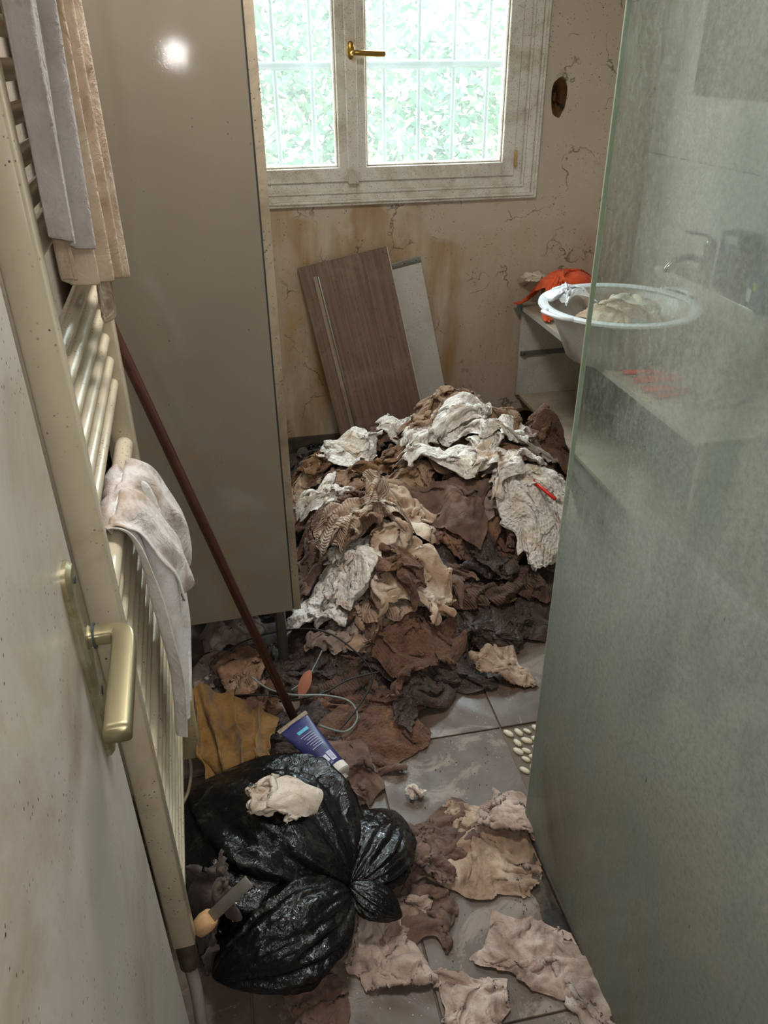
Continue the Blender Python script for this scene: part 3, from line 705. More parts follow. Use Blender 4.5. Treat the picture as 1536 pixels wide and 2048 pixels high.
# ceramic basin behind the tub, tap
bs = empty('washbasin', (1.68, 2.42, .617), 0, label='grey-white rectangular ceramic washbasin against the right wall behind the glass', cat='basin')
bm = bmesh.new()
def rr(hx_, hy_, z, r, n=6):
    out = []
    for (sx, sy, a0) in ((1, 1, 0), (-1, 1, 90), (-1, -1, 180), (1, -1, 270)):
        for k in range(n+1):
            a = math.radians(a0+90*k/n); out.append(bm.verts.new((sx*(hx_-r)+r*math.cos(a), sy*(hy_-r)+r*math.sin(a), z)))
    return out
Ls = [rr(.055, .30, 0, .02), rr(.064, .36, .20, .02), rr(.067, .365, .225, .02), rr(.064, .36, .23, .02), rr(.052, .33, .228, .02), rr(.045, .29, .13, .03), rr(.03, .15, .10, .02)]
for a_, b_ in zip(Ls, Ls[1:]):
    for i in range(len(a_)): bm.faces.new((a_[i], a_[(i+1) % len(a_)], b_[(i+1) % len(b_)], b_[i]))
bm.faces.new(Ls[-1]); bm.faces.new(Ls[0][::-1])
bm_obj('bowl', bm, plain('grimy_ceramic', 'cdc6bc', .25, dirt='a3978a', dirt_amt=.45, sc=10), bs, angle=50)
tp = empty('basin_tap', (1.655, 2.50, .845), 0, label='limed chrome mixer tap with a curved spout behind the glass', cat='tap')
lathe('body', [(0, 0), (.030, 0), (.030, .008), (.022, .014), (.021, .11), (.024, .13), (.018, .145), (0, .146)], M['chrome'], tp, 24)
V, Fs = sweep(smooth_pts([(-.01, 0, .075), (-.06, .002, .092), (-.11, .004, .088), (-.145, .006, .062), (-.15, .006, .045)], 6), circ(.012, 12)); mesh_obj('spout', V, Fs, M['chrome'], tp)
V, Fs = sweep(smooth_pts([(0, 0, .145), (-.03, .0, .165), (-.10, .002, .178)], 6), [(a*.6, b*1.3) for a, b in circ(.009, 10)]); mesh_obj('tap_lever', V, Fs, M['chrome'], tp)
# boxes
def carton(name, loc, rz, dims, mats, label, parts):
    e = empty(name, loc, rz, label=label, cat='box')
    box('carton', (-dims[0]/2, -dims[1]/2, 0), (dims[0]/2, dims[1]/2, dims[2]), mats, e, bevel=.0015)
    for (nm, lo, hi, m, lb) in parts: box(nm, lo, hi, m, e, bevel=0, label=lb)
    return e
carton('carton_box', (1.672, 2.365, .851), .2, (.075, .10, .19), M['cardblue'], 'tall dark blue carton with a white label beside the tap', [
    ('white_label', (-.0385, -.025, .155), (-.0378, .03, .18), M['paper'], 'white sticker with red print'),
    ('dark_panel', (-.03, -.0512, .01), (.03, -.0503, .18), M['cardgrey'], 'dark grey side')])
for k in range(3): pass
carton('carton_box', (1.66, 2.15, .851), -.35, (.10, .15, .095), M['cardblue'], 'low blue and yellow carton nearest the camera on the basin', [
    ('yellow_patch', (-.0515, -.03, .055), (-.0505, .01, .08), M['yellow'], 'yellow patch'),
    ('white_panel', (-.0515, .015, .01), (-.0505, .06, .05), M['paper'], 'white print')])
# mirror on the right wall
mr = empty('wall_mirror', (1.742, 2.42, 1.415), 0, label='frameless mirror on the right wall above the basin', cat='mirror')
box('mirror_glass', (-.004, -.80, 0), (.0035, .50, .75), M['mirrorm'], mr, bevel=.001)
# tub
tub = empty('plastic_tub', (1.325, 2.47, .617), .3, label='stained white plastic wash tub on the vanity counter holding rags', cat='tub')
M['tub'] = plain('white_tub_plastic', 'd8d6d2', .35, dirt='8d6a3a', dirt_amt=.43, sc=9, speck=.5)
M['tubrim'] = plain('clean_tub_rim', 'dfe2e4', .3, dirt='c9c4ba', dirt_amt=.3)
lathe('bowl', [(0, .003), (.15, .003), (.158, .0), (.163, .004), (.195, .08), (.225, .14), (.245, .178), (.249, .180), (.243, .172), (.22, .13), (.19, .075), (.155, .010), (0, .009)], M['tub'], tub, 64)
lathe('rim', [(.243, .176), (.250, .171), (.268, .173), (.276, .180), (.274, .187), (.262, .190), (.245, .188), (.240, .182), (.243, .176)], M['tubrim'], tub, 64)
for s in (1, -1):
    V, Fs = sweep(smooth_pts([(s*.262, -.065, .184), (s*.292, -.045, .188), (s*.300, 0, .190), (s*.292, .045, .188), (s*.262, .065, .184)], 5), [(a*.6, b) for a, b in circ(.011, 10)])
    mesh_obj('handle_grip', V, Fs, M['tubrim'], tub)
# small pipe end, red trays
tube('pipe_stub', [(1.262, 2.79, .6285), (1.335, 2.80, .6285)], .011, M['pipewhite'], None, n=16, label='short grey pipe stub lying on the counter beside the tub', cat='pipe')
tube('pipe_bore', [(1.2615, 2.79, .6285), (1.2625, 2.79, .6285)], .008, M['black'], bpy.data.objects['pipe_stub'], n=14)
for k in range(16):
    y = 2.46-.027*k+random.uniform(-.006, .006); L_ = random.uniform(.10, .16); aa = random.uniform(-.5, .35)
    z = .617+.0065+(.0125 if k % 3 == 2 else 0)
    o = tube('plastic_peg', [(0, 0, 0), (L_*.1, 0, .001), (L_*.55, 0, .003), (L_, 0, 0)], .0062, M['redtray'], None, n=8, scales=[.5, 1, 1, .7],
             label='thin red-orange plastic stick on the counter edge behind the glass', cat='stick', group='red-orange plastic sticks on the counter')
    o.location = (1.252+random.uniform(0, .03), y, z); o.rotation_euler = (0, 0, aa)
# amber vessel, black round bin behind the heap
lathe('amber_bowl', [(0, 0), (.05, 0), (.075, .03), (.085, .08), (.080, .115), (.076, .115), (.08, .08), (.07, .033), (0, .008)], M['amber'], None, 32,
      Matrix.Translation((1.19, 3.06, .09)) @ Matrix.Rotation(1.2, 4, 'X') @ Matrix.Rotation(.3, 4, 'Y'), label='dark amber plastic bowl lying on its side under the vanity shelf', cat='bowl')
lathe('black_basin', [(0, 0), (.12, 0), (.15, .05), (.155, .055), (.145, .05), (.11, .008), (0, .008)], M['plastic_d'], None, 40,
      Matrix.Translation((.86, 3.155, .135)) @ Matrix.Rotation(1.35, 4, 'X'), label='black round dish leaning on the wall behind the top of the heap', cat='dish')
# broom pole
pz = Vector(at(583, 1425, z=.10)); pt = Vector((-.2185, 1.585, 1.045)); dv = (pt-pz).normalized()
pe = empty('broomstick', pz-dv*.04, 0, label='maroon painted broomstick leaning diagonally across the tall cabinet', cat='stick')
o = tube('pole', [tuple(dv*0), tuple(dv*.002), tuple(dv*1.10), tuple(dv*1.12)], .0115, M['pole'], pe, n=16, scales=[.8, 1, 1, .7])
0 and box('head_block', (-.10, -.022, -.045), (.10, .022, -.01), M['walnutedge'], pe, bevel=.008)
# knife / chisel
kp = Vector(at(418, 1838, y=.86)); kq = Vector(at(498, 1762, y=.86))
kd = empty('wood_handled_scraper', kp, 0, label='flat grey blade with a round beech wood handle beside the radiator foot', cat='scraper')
dz = (kq-kp); Lk = dz.length; dz.normalize()
up = Vector((0, -.6, .8)); sx = dz.cross(up).normalized(); up2 = sx.cross(dz)
mk = Matrix((sx, up2, dz)).transposed().to_4x4(); mk.translation = kp; kd.matrix_world = mk
lathe('handle', [(0, -.033), (.012, -.033), (.0165, -.028), (.0185, -.010), (.0165, .004), (.013, .008), (0, .008)], M['beech'], kd, 28)
box('blade', (-.0105, -.0018, .007), (.0105, .0018, Lk), M['slate'], kd, bevel=.0012)
# gel tube lying on the bag
ta = Vector(at(586, 1446, z=.20)); tb = Vector(at(688, 1556, z=.165))
td = (tb-ta); Lt = td.length; td.normalize(); side = td.cross(Vector((0, -.25, 1))).normalized(); nrm_ = side.cross(td)
tbn = empty('gel_tube', ta, 0, label='dark blue squeeze tube with white cap lying between the bin bag and wet rags', cat='tube')
mt = Matrix((side, td, nrm_)).transposed().to_4x4(); mt.translation = ta; tbn.matrix_world = mt
V = []; nn_ = 28; st_ = 14
for j in range(st_+1):
    f = j/st_; w = .040*(1-f)+.0250*f; h_ = .0015*(1-f)**1.2+.0205*(1-(1-f)**1.5)
    for i in range(nn_):
        a = 2*math.pi*i/nn_; V.append((w*math.cos(a), f*(Lt*.84), h_*math.sin(a)*(1+.05*noise.noise(Vector((i*.3, j*.5, 1))))))
Fs = [(j*nn_+i, j*nn_+(i+1) % nn_, (j+1)*nn_+(i+1) % nn_, (j+1)*nn_+i) for j in range(st_) for i in range(nn_)]
Fs += [tuple(range(nn_))[::-1], tuple(st_*nn_+i for i in range(nn_))]
mesh_obj('tube_body', V, Fs, plain('navy_tube', '2b2f63', .35, dirt='5a5a78', dirt_amt=.38, sc=40), tbn)
mcap = Matrix.Translation((0, Lt*.84, 0)) @ Matrix.Rotation(-math.pi/2, 4, 'X')
lathe('cap', [(0, 0), (.0262, 0), (.0262, .018), (.022, .022), (0, .022)], M['paper'], tbn, 28, mcap)
lathe('nozzle', [(0, .022), (.011, .022), (.010, .036), (0, .036)], M['pipewhite'], tbn, 18, mcap)
box('crimp', (-.042, -.007, -.0018), (.042, .004, .0018), M['walnutedge'], tbn, bevel=.0008, label='tan crimped end')
def on_tube(nm, x0, x1, f0, f1, m, lb=None):
    V = []; K = 6
    for j in range(K+1):
        f = f0+(f1-f0)*j/K; w = .040*(1-f)+.0250*f; h_ = .0015*(1-f)**1.2+.0205*(1-(1-f)**1.5)
        for i in range(K+1):
            x = (x0+(x1-x0)*i/K)*w; V.append((x, f*Lt*.84, h_*math.sqrt(max(0, 1-(x/w)**2))*1.03+.0009))
    Fs = [(j*(K+1)+i, j*(K+1)+i+1, (j+1)*(K+1)+i+1, (j+1)*(K+1)+i) for j in range(K) for i in range(K)]
    mesh_obj(nm, V, Fs, m, tbn, label=lb)
cy_ = plain('cyan_print', '5fb4d8', .5); wt = plain('white_print', 'c9cbe0', .5)
on_tube('print_block', -.45, .35, .20, .26, cy_, 'pale cyan heading block')
for k in range(7): on_tube('text_line', -.5, .45-.12*(k % 3), .32+k*.045, .328+k*.045, wt)
on_tube('barcode_panel', -.55, -.08, .76, .93, wt, 'white barcode panel'); on_tube('symbol_panel', .02, .30, .78, .90, wt); on_tube('symbol_panel', .38, .72, .76, .93, wt)
for k in range(8): on_tube('barcode_bar', -.52, -.12, .775+k*.018, .783+k*.018, M['black'])

# ------------------------------------------------------------------ cloth: position-based sheets dropped on a height field
GX0, GX1, GY0, GY1, GC = -.34, 1.80, .55, 3.25, .012
nx = int((GX1-GX0)/GC)+1; ny = int((GY1-GY0)/GC)+1
gx = GX0+np.arange(nx)*GC; gy = GY0+np.arange(ny)*GC
XX, YY = np.meshgrid(gx, gy, indexing='ij')
def sst(a, b, x): t = np.clip((x-a)/(b-a), 0, 1); return t*t*(3-2*t)
def mound(x, y):
    h = .20*sst(1.72, 2.22, y+.10*np.sin(x*5))*(1-.55*sst(2.75, 3.1, y))*sst(.06, .24, x)*(1-sst(1.16, 1.34, x))
    h = h+.27*np.exp(-((x-.78)/.21)**2-((y-2.50)/.25)**2)
    h = h+.07*np.exp(-((x-.36)/.13)**2-((y-2.10)/.20)**2)
    h = h+.10*np.exp(-((x-.40)/.16)**2-((y-1.88)/.10)**2)
    h = h+.10*np.exp(-((x-1.0)/.10)**2-((y-2.10)/.12)**2)
    h = h+.10*np.exp(-((x-1.12)/.08)**2-((y-2.50)/.10)**2)
    return h
core = np.maximum(mound(XX, YY)-.055, 0)*(YY < 2.93)
rs = np.random.RandomState(5)
bumpf = sum(a*np.sin(XX*f1+p1)*np.sin(YY*f2+p2) for a, f1, f2, p1, p2 in ((.012, 23, 19, 0, 1), (.008, 41, 37, 2, 0), (.006, 67, 71, 1, 4)))
core = np.where(core > .005, np.maximum(core+bumpf, .004), 0)
HM = core.copy()
def hsample(H, x, y):
    fx = np.clip((x-GX0)/GC, 0, nx-1.001); fy = np.clip((y-GY0)/GC, 0, ny-1.001)
    i = fx.astype(int); j = fy.astype(int); a = fx-i; b = fy-j
    return H[i, j]*(1-a)*(1-b)+H[i+1, j]*a*(1-b)+H[i, j+1]*(1-a)*b+H[i+1, j+1]*a*b
def blur(H):
    K = H.copy(); K[1:-1, 1:-1] = (H[1:-1, 1:-1]*2+H[2:, 1:-1]+H[:-2, 1:-1]+H[1:-1, 2:]+H[1:-1, :-2])/6; return K
def pn(x, y, seed):
    """2-d gradient noise on arrays, about -1..1"""
    r = np.random.RandomState(seed); A = r.uniform(0, 2*np.pi, (64, 64)); G = np.stack([np.cos(A), np.sin(A)], -1)
    x = x+31.7; y = y+17.3; i = np.floor(x).astype(int); j = np.floor(y).astype(int); a = x-i; b = y-j
    def g(di, dj): q = G[(i+di) % 64, (j+dj) % 64]; return q[..., 0]*(a-di)+q[..., 1]*(b-dj)
    u = a*a*a*(a*(a*6-15)+10); v = b*b*b*(b*(b*6-15)+10)
    return 1.5*((g(0, 0)*(1-u)+g(1, 0)*u)*(1-v)+(g(0, 1)*(1-u)+g(1, 1)*u)*v)
def wrinkle(P, w, h, seed, amp=.010, fine=1.0):
    """creases along wandering directions, added along the sheet normal"""
    N = P.shape[0]; g = np.linspace(0, 1, N); U, V = np.meshgrid(g*w, g*h, indexing='ij')
    r = np.random.RandomState(seed+77)
    du = np.gradient(P, axis=0); dv = np.gradient(P, axis=1); n = np.cross(du, dv); n /= np.linalg.norm(n, axis=-1, keepdims=True)+1e-9
    n = np.where(n[..., 2:3] < 0, -n, n)
    wx = pn(U*9, V*9, seed+1)*.045; wy = pn(U*9+5, V*9, seed+2)*.045
    D = np.zeros((N, N))
    for k, (am, la, lb) in enumerate(((1.0, .16, .042), (.6, .11, .026), (.30*fine, .06, .014))):
        a = r.uniform(0, 3.14); x = (U+wx)*math.cos(a)+(V+wy)*math.sin(a); y = -(U+wx)*math.sin(a)+(V+wy)*math.cos(a)
        q = 1-np.abs(pn(x/la, y/lb, seed+3+k))*1.9; D += am*np.sign(q)*np.abs(q)**1.3*.5
    return P+n*(D*amp)[..., None]
def drape(specs, H, N=38, iters=110, sub=1.0):
    """specs: dict(x,y,w,h,rz,cx,cy,drop,seed,fold) -> world vertex arrays (B,N,N,3)"""
    B = len(specs); P = np.zeros((B, N, N, 3)); rx = np.zeros((B, 1, 1)); ry = np.zeros((B, 1, 1)); T = np.zeros((B, N, N, 2))
    g = np.linspace(-.5, .5, N); U, Vv = np.meshgrid(g, g, indexing='ij')
    for b, s in enumerate(specs):
        r = np.random.RandomState(s['seed'])
        w, h = s['w'], s['h']; rx[b] = w/(N-1); ry[b] = h/(N-1)
        # warp: low frequency irregular outline, then squeeze
        def lf(k, amp):
            return sum(amp*r.uniform(.4, 1)*np.sin(2*np.pi*(r.uniform(-k, k)*U+r.uniform(-k, k)*Vv)+r.uniform(0, 6.28)) for _ in range(4))
        x = U*w*s['cx']+lf(1.6, w*.05*s.get('warp', 1)); y = Vv*h*s['cy']+lf(1.6, h*.05*s.get('warp', 1))
        # large folds: part of the sheet turned back over itself
        for _ in range(s.get('fold', 0)):
            a = r.uniform(0, 6.28); d = x*math.cos(a)+y*math.sin(a); lim = r.uniform(.16, .30)*min(w*s['cx'], h*s['cy'])*1.4
            ov = np.maximum(d-lim, 0); x = x-2*ov*math.cos(a)*.97; y = y-2*ov*math.sin(a)*.97
            P[b, :, :, 2] += np.where(ov > 0, .006+.25*np.minimum(ov, .05), 0)
        # crumple: a vector field about as strong as it is wide, so folds lean and overlap
        A = s.get('amp', .02); lam = s.get('lam', .085); sd = s['seed']; a0 = r.uniform(0, 3.14)
        xs_ = (U*w*math.cos(a0)+Vv*h*math.sin(a0))/(lam*1.7); ys_ = (-U*w*math.sin(a0)+Vv*h*math.cos(a0))/lam
        xs_ = xs_+.35*pn(U*w/.12, Vv*h/.12, sd+9)
        dz = 1-2.2*np.abs(pn(xs_, ys_, sd))+.45*(1-2.2*np.abs(pn(xs_*2.1+3, ys_*2.1, sd+1)))
        dz = np.sign(dz)*np.abs(dz)**.85
        ex = pn(xs_*1.1, ys_*1.1+7, sd+2)+.5*pn(xs_*2.3, ys_*2.3, sd+4); ey = pn(xs_*1.1+9, ys_*1.1, sd+3)+.5*pn(xs_*2.3+5, ys_*2.3, sd+5)
        x = x+A*1.1*ex; y = y+A*1.1*ey
        P[b, :, :, 2] += A*.8*dz
        c, sn = math.cos(s['rz']), math.sin(s['rz'])
        P[b, :, :, 0] = s['x']+x*c-y*sn; P[b, :, :, 1] = s['y']+x*sn+y*c
        P[b, :, :, 2] += hsample(H, P[b, :, :, 0], P[b, :, :, 1])+A*.45+s.get('drop', .004)-A*1.1*(np.maximum(np.abs(U), np.abs(Vv))*2)**5
        for (du, dv_, hh, rr_) in s.get('peaks', ()):
            P[b, :, :, 2] += hh*np.exp(-(((U-du)**2+(Vv-dv_)**2)/rr_**2))
    T[..., 0] = P[..., 0]; T[..., 1] = P[..., 1]
    keepz = np.array([s.get('keepz', .6) for s in specs]).reshape(B, 1, 1)
    Z0 = P[..., 2].copy()
    V = np.zeros_like(P); rd = np.sqrt(rx**2+ry**2)
    stiff = np.array([s.get('pin', .02) for s in specs]).reshape(B, 1, 1, 1)
    def con(A, Bq, L, k, onlymin=False):
        d = Bq-A; l = np.sqrt((d*d).sum(-1))+1e-9; e = (l-L)/l
        if onlymin: e = np.minimum(e, 0)
        c = d*(e*.5*k)[..., None]; A += c; Bq -= c
    for it in range(iters):
        Q = P.copy(); V[..., 2] -= .00022; P += V
        P[..., :2] += (T-P[..., :2])*stiff
        P[..., 2] += (Z0-P[..., 2])*keepz*.25
        for _ in range(3):
            con(P[:, 0:-1:2, :], P[:, 1::2, :], rx, 1); con(P[:, 1:-1:2, :], P[:, 2::2, :], rx, 1)
            con(P[:, :, 0:-1:2], P[:, :, 1::2], ry, 1); con(P[:, :, 1:-1:2], P[:, :, 2::2], ry, 1)
            con(P[:, :-1:2, :-1:1], P[:, 1::2, 1:], rd, .35); con(P[:, :-1:2, 1:], P[:, 1::2, :-1], rd, .35)
            for o_ in (0, 2):
                n4 = (N-o_)//4*4
                con(P[:, o_:N-2:4, :][:, :len(range(o_+2, N, 4))], P[:, o_+2::4, :], 1.6*rx, .35, True)
                con(P[:, :, o_:N-2:4][:, :, :len(range(o_+2, N, 4))], P[:, :, o_+2::4], 1.6*ry, .35, True)
        h = hsample(H, P[..., 0], P[..., 1])+.003
        under = P[..., 2] < h
        P[..., 2] = np.maximum(P[..., 2], h)
        V = (P-Q)*.90; V = np.clip(V, -.01, .01)
        V[under] *= np.array([.25, .25, 0])
    # light smoothing of single-cell jitter
    K = P.copy(); K[:, 1:-1, 1:-1] = P[:, 1:-1, 1:-1]*.5+.125*(P[:, 2:, 1:-1]+P[:, :-2, 1:-1]+P[:, 1:-1, 2:]+P[:, 1:-1, :-2])
    for b, s in enumerate(specs):
        K[b] = wrinkle(K[b], s['w'], s['h'], s['seed'], s.get('wr', .005))
    K[..., 2] = np.maximum(K[..., 2], hsample(H, K[..., 0], K[..., 1])*.999+.0012+.0022*(.5+.5*pn(K[..., 0]*90, K[..., 1]*90, 5)))
    return K
def raise_hm(P, th=.004):
    global HM
    x = P[..., 0].ravel(); y = P[..., 1].ravel(); z = P[..., 2].ravel()+th
    i = np.clip(((x-GX0)/GC+.5).astype(int), 0, nx-1); j = np.clip(((y-GY0)/GC+.5).astype(int), 0, ny-1)
    T = HM.copy(); np.maximum.at(T, (i, j), z); T2 = np.maximum(T, blur(T)); HM = np.maximum(HM, T2)
faces_cache = {}
def sheet_faces(N):
    if N not in faces_cache:
        i, j = np.meshgrid(np.arange(N-1), np.arange(N-1), indexing='ij')
        a = (i*N+j).ravel(); faces_cache[N] = np.stack([a, a+N, a+N+1, a+1], 1)
    return faces_cache[N]
def cloth_obj(name, P, mat, w, h, label, cat='rag', group=None, subsurf=0, thick=0, parent=None, kind=None):
    N = P.shape[0]; F = sheet_faces(N)
    me = bpy.data.meshes.new(name)
    c = P.reshape(-1, 3).mean(0); c[2] = P[..., 2].min()
    V = (P.reshape(-1, 3)-c).astype(np.float32)
    me.vertices.add(N*N); me.vertices.foreach_set('co', V.ravel())
    nf = len(F); me.loops.add(nf*4); me.loops.foreach_set('vertex_index', F.ravel().astype(np.int32))
    me.polygons.add(nf); me.polygons.foreach_set('loop_start', np.arange(0, nf*4, 4, dtype=np.int32)); me.polygons.foreach_set('loop_total', np.full(nf, 4, dtype=np.int32))
    me.update(); me.validate()
    l = me.uv_layers.new(name='UVMap'); g = np.linspace(0, 1, N); U, Vv = np.meshgrid(g*w, g*h, indexing='ij')
    uv = np.stack([U.ravel(), Vv.ravel()], 1)[F.ravel()].astype(np.float32); l.data.foreach_set('uv', uv.ravel())
    me.shade_smooth(); me.materials.append(mat)
    o = bpy.data.objects.new(name, me); COL.objects.link(o); o.location = c
    if thick: s = o.modifiers.new('Solidify', 'SOLIDIFY'); s.thickness = thick; s.offset = 1
    if subsurf: s = o.modifiers.new('Subsurf', 'SUBSURF'); s.levels = subsurf; s.render_levels = subsurf
    return tagit(o, label, cat, group, kind)
def hit(u, v, H=None):
    """where the sight line of a photo pixel meets the heap"""
    H = HM if H is None else H
    d = ray(u, v); t = (3.2-0)/d[1]; ts = np.linspace(.5/d[1], t, 700); pts = CC[None]+ts[:, None]*d[None]
    hh = hsample(H, pts[:, 0], pts[:, 1]); k = np.argmax(pts[:, 2] < hh+.002)
    return pts[k] if (pts[:, 2] < hh+.002).any() else pts[-1]

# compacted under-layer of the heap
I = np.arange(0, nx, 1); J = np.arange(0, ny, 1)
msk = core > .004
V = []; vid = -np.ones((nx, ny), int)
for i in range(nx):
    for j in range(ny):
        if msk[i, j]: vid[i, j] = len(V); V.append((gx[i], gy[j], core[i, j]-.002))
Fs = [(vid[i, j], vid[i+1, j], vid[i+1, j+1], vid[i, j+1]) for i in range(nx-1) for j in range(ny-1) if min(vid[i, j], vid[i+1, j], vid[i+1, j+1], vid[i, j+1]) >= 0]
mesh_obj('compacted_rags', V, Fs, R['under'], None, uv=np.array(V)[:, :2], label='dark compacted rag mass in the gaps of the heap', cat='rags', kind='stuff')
TGT = np.maximum(mound(XX, YY), 0)
def lay(batch, N=62, iters=22, H=None):
    """batch rows: (u, v, w, h, rot, material, label, opts)"""
    specs = []
    for k, (u, v, w, h, rot, mat, lab, o) in enumerate(batch):
        if 'xy' in o: x, y = o['xy']
        else: p = hit(u, v, TGT if not o.get('floor') else np.zeros_like(TGT)); x, y = p[0], p[1]+o.get('dy', 0)
        gsc = 1 if (o.get('floor') or 'xy' in o) else 1.18
        sp = dict(wr=o.get('wr', .0085), x=x, y=y, w=w*gsc, h=h*gsc, rz=math.radians(rot), cx=o.get('cx', .62)*(1 if o.get('floor') else .92), cy=o.get('cy', .62)*(1 if o.get('floor') else .92), seed=int(u*7+v*13) % 9973,
                  drop=o.get('drop', .012)-.008, amp=(o.get('amp', .014)*1.5+.014 if not o.get('floor') else o.get('amp', .008)*1.2), pin=o.get('pin', .12), fold=o.get('fold', 0), warp=o.get('warp', 1), peaks=o.get('peaks', ()), keepz=o.get('keepz', .6), lam=o.get('lam', .06))
        specs.append(sp)
    P = drape(specs, HM, N, iters)
    out = []
    for k, (u, v, w, h, rot, mat, lab, o) in enumerate(batch):
        ob = cloth_obj(o.get('name', 'rag'), P[k], R[mat], w, h, lab, o.get('cat', 'rag'), o.get('group'))
        out.append(ob); raise_hm(P[k], o.get('th', .003))
    return out
# filler layer of dark rags
fr = np.random.RandomState(3); B0 = []
grid_pts = []
for yy in np.arange(1.80, 2.85, .15):
    for xx in np.arange(.26, 1.2, .17):
        grid_pts.append((xx+fr.uniform(-.05, .05), yy+fr.uniform(-.04, .04)))
for k, (xx, yy) in enumerate(grid_pts):
    if mound(np.array(xx), np.array(yy)) < .03: continue
    zone = ('front' if yy < 2.05 else 'middle' if yy < 2.45 else 'back')+' '+('left' if xx < .5 else 'centre' if xx < .85 else 'right')
    mt_ = ('dark', 'brown', 'dark', 'brownrib', 'darkgrey', 'brown')[k % 6]; ad = {'dark': 'blackish brown soaked', 'brown': 'dark brown terry', 'brownrib': 'dark brown ribbed', 'darkgrey': 'dark grey-brown thin'}[mt_]
    B0.append((k*31+5, k*17+3, .34, .30, fr.uniform(0, 180), mt_, ad+' rag half buried in the '+zone+' of the heap', {'xy': (xx, yy), 'cx': .6, 'cy': .6, 'group': ad+' rags buried in the '+zone+' of the heap'}))
for k in range(0, len(B0), 14): lay(B0[k:k+14])

OP = dict
# front foot of the heap and rags beside the cabinet (lowest first)
lay([
 (1010, 1265, .36, .26, 10, 'dark', 'black-brown wet mop-like rag spread at the foot of the heap below its right side', OP(cx=.75, cy=.7)),
 (1065, 1235, .30, .24, 40, 'darkgrey', 'dark grey crumpled rag at the foot of the heap against the shower screen', OP(cx=.6, cy=.6)),
 (940, 1275, .34, .20, -15, 'dark', 'thin blackened rag edge spread flat on the floor at the foot of the heap', OP(cx=.85, cy=.7)),
 (770, 1325, .40, .22, 12, 'dark', 'dark soaked cloth stretched along the foot of the heap below the big tan flap', OP(cx=.75, cy=.7)),
 (650, 1360, .34, .26, -20, 'dark', 'dark torn rag on the floor in front of the cabinet leg', OP(cx=.7, cy=.7)),
 (700, 1395, .32, .28, 30, 'brownrib', 'wrinkled brown rag with ribbed folds beside the orange leaf', OP(cx=.62, cy=.62)),
 (745, 1450, .46, .34, 50, 'brown', 'large wet wrinkled brown rag on the floor above the gel tube cap', OP(cx=.68, cy=.66, amp=.016)),
 (700, 1530, .28, .16, -50, 'pinkbr', 'narrow brown rag end trailing down beside the gel tube cap', OP(cx=.8, cy=.7)),
 (500, 1330, .30, .24, 15, 'darkgrey', 'dark dusty rag on the floor under the cabinet left of the broom pole', OP(cx=.6, cy=.6)),
 (470, 1275, .26, .22, 60, 'greywhite', 'grey fluffy bundle in the dark under the cabinet', OP(cx=.5, cy=.5, amp=.03)),
 (560, 1320, .30, .24, 15, 'dark', 'blackened cloth scrap under the cabinet right of the broom pole', OP(cx=.6, cy=.6)),
 (520, 1390, .26, .20, 80, 'brown', 'brown scrap of cloth behind the mustard trousers', OP(cx=.6, cy=.6)),
 (430, 1350, .20, .16, 20, 'greywhite', 'pale grey round-folded cloth between the cabinet and the mustard trousers', OP(cx=.55, cy=.55, amp=.02)),
 (455, 1250, .34, .30, 10, 'dark', 'black rag far back under the left of the cabinet', OP(cx=.5, cy=.5, amp=.03, dy=.12)),  # added to deepen the shade under the cabinet
 (530, 1245, .34, .30, 50, 'dark', 'black rag far back under the middle of the cabinet', OP(cx=.5, cy=.5, amp=.03, dy=.12)),  # likewise put in to make the space under the cabinet darker
 (600, 1480, .30, .22, 20, 'dark', 'dark rag underneath the gel tube', OP(cx=.7, cy=.7)),
])
lay([
 (845, 1375, .44, .30, 25, 'dark', 'dark wet hem spreading out under the fuzzy brown towel on the floor', OP(cx=.72, cy=.66)),
 (835, 1355, .36, .26, 30, 'brown', 'fuzzy brown towel with a pale ridged top lying in front of the heap', OP(cx=.62, cy=.55, amp=.02, drop=.04)),
 (490, 1375, .22, .20, 0, 'tan', 'tan crumpled cloth scrap just above the mustard trousers', OP(cx=.6, cy=.6)),
 (655, 1303, .16, .10, 0, 'greywhite', 'small off-white scrap at the left foot of the heap by the cables', OP(cx=.7, cy=.7)),
 (755, 1298, .22, .16, 35, 'cream', 'small cream cloth corner poking out below the ribbed brown rag', OP(cx=.62, cy=.62)),
 (690, 1280, .22, .20, 20, 'greywhite', 'grey-white rag patch low on the left of the heap', OP(cx=.55, cy=.6)),
 (730, 1300, .24, .16, -30, 'flap', 'smooth brown folded rag below the grey-white patch', OP(cx=.6, cy=.6)),
 (930, 1205, .34, .28, 30, 'brownrib', 'yellowish brown shaggy rag low in the middle right of the heap', OP(cx=.6, cy=.6)),
 (1030, 1165, .34, .28, -20, 'dark', 'dark brown crumpled rag low on the right under the big white towel', OP(cx=.6, cy=.62)),
 (930, 1130, .36, .26, 10, 'dark', 'dark ribbed rag in the shaded hollow at the centre right of the heap', OP(cx=.65, cy=.62)),
 (1015, 1205, .30, .22, 5, 'brownrib', 'brown ribbed rag just above the blackened rag at the lower right', OP(cx=.6, cy=.6)),
])
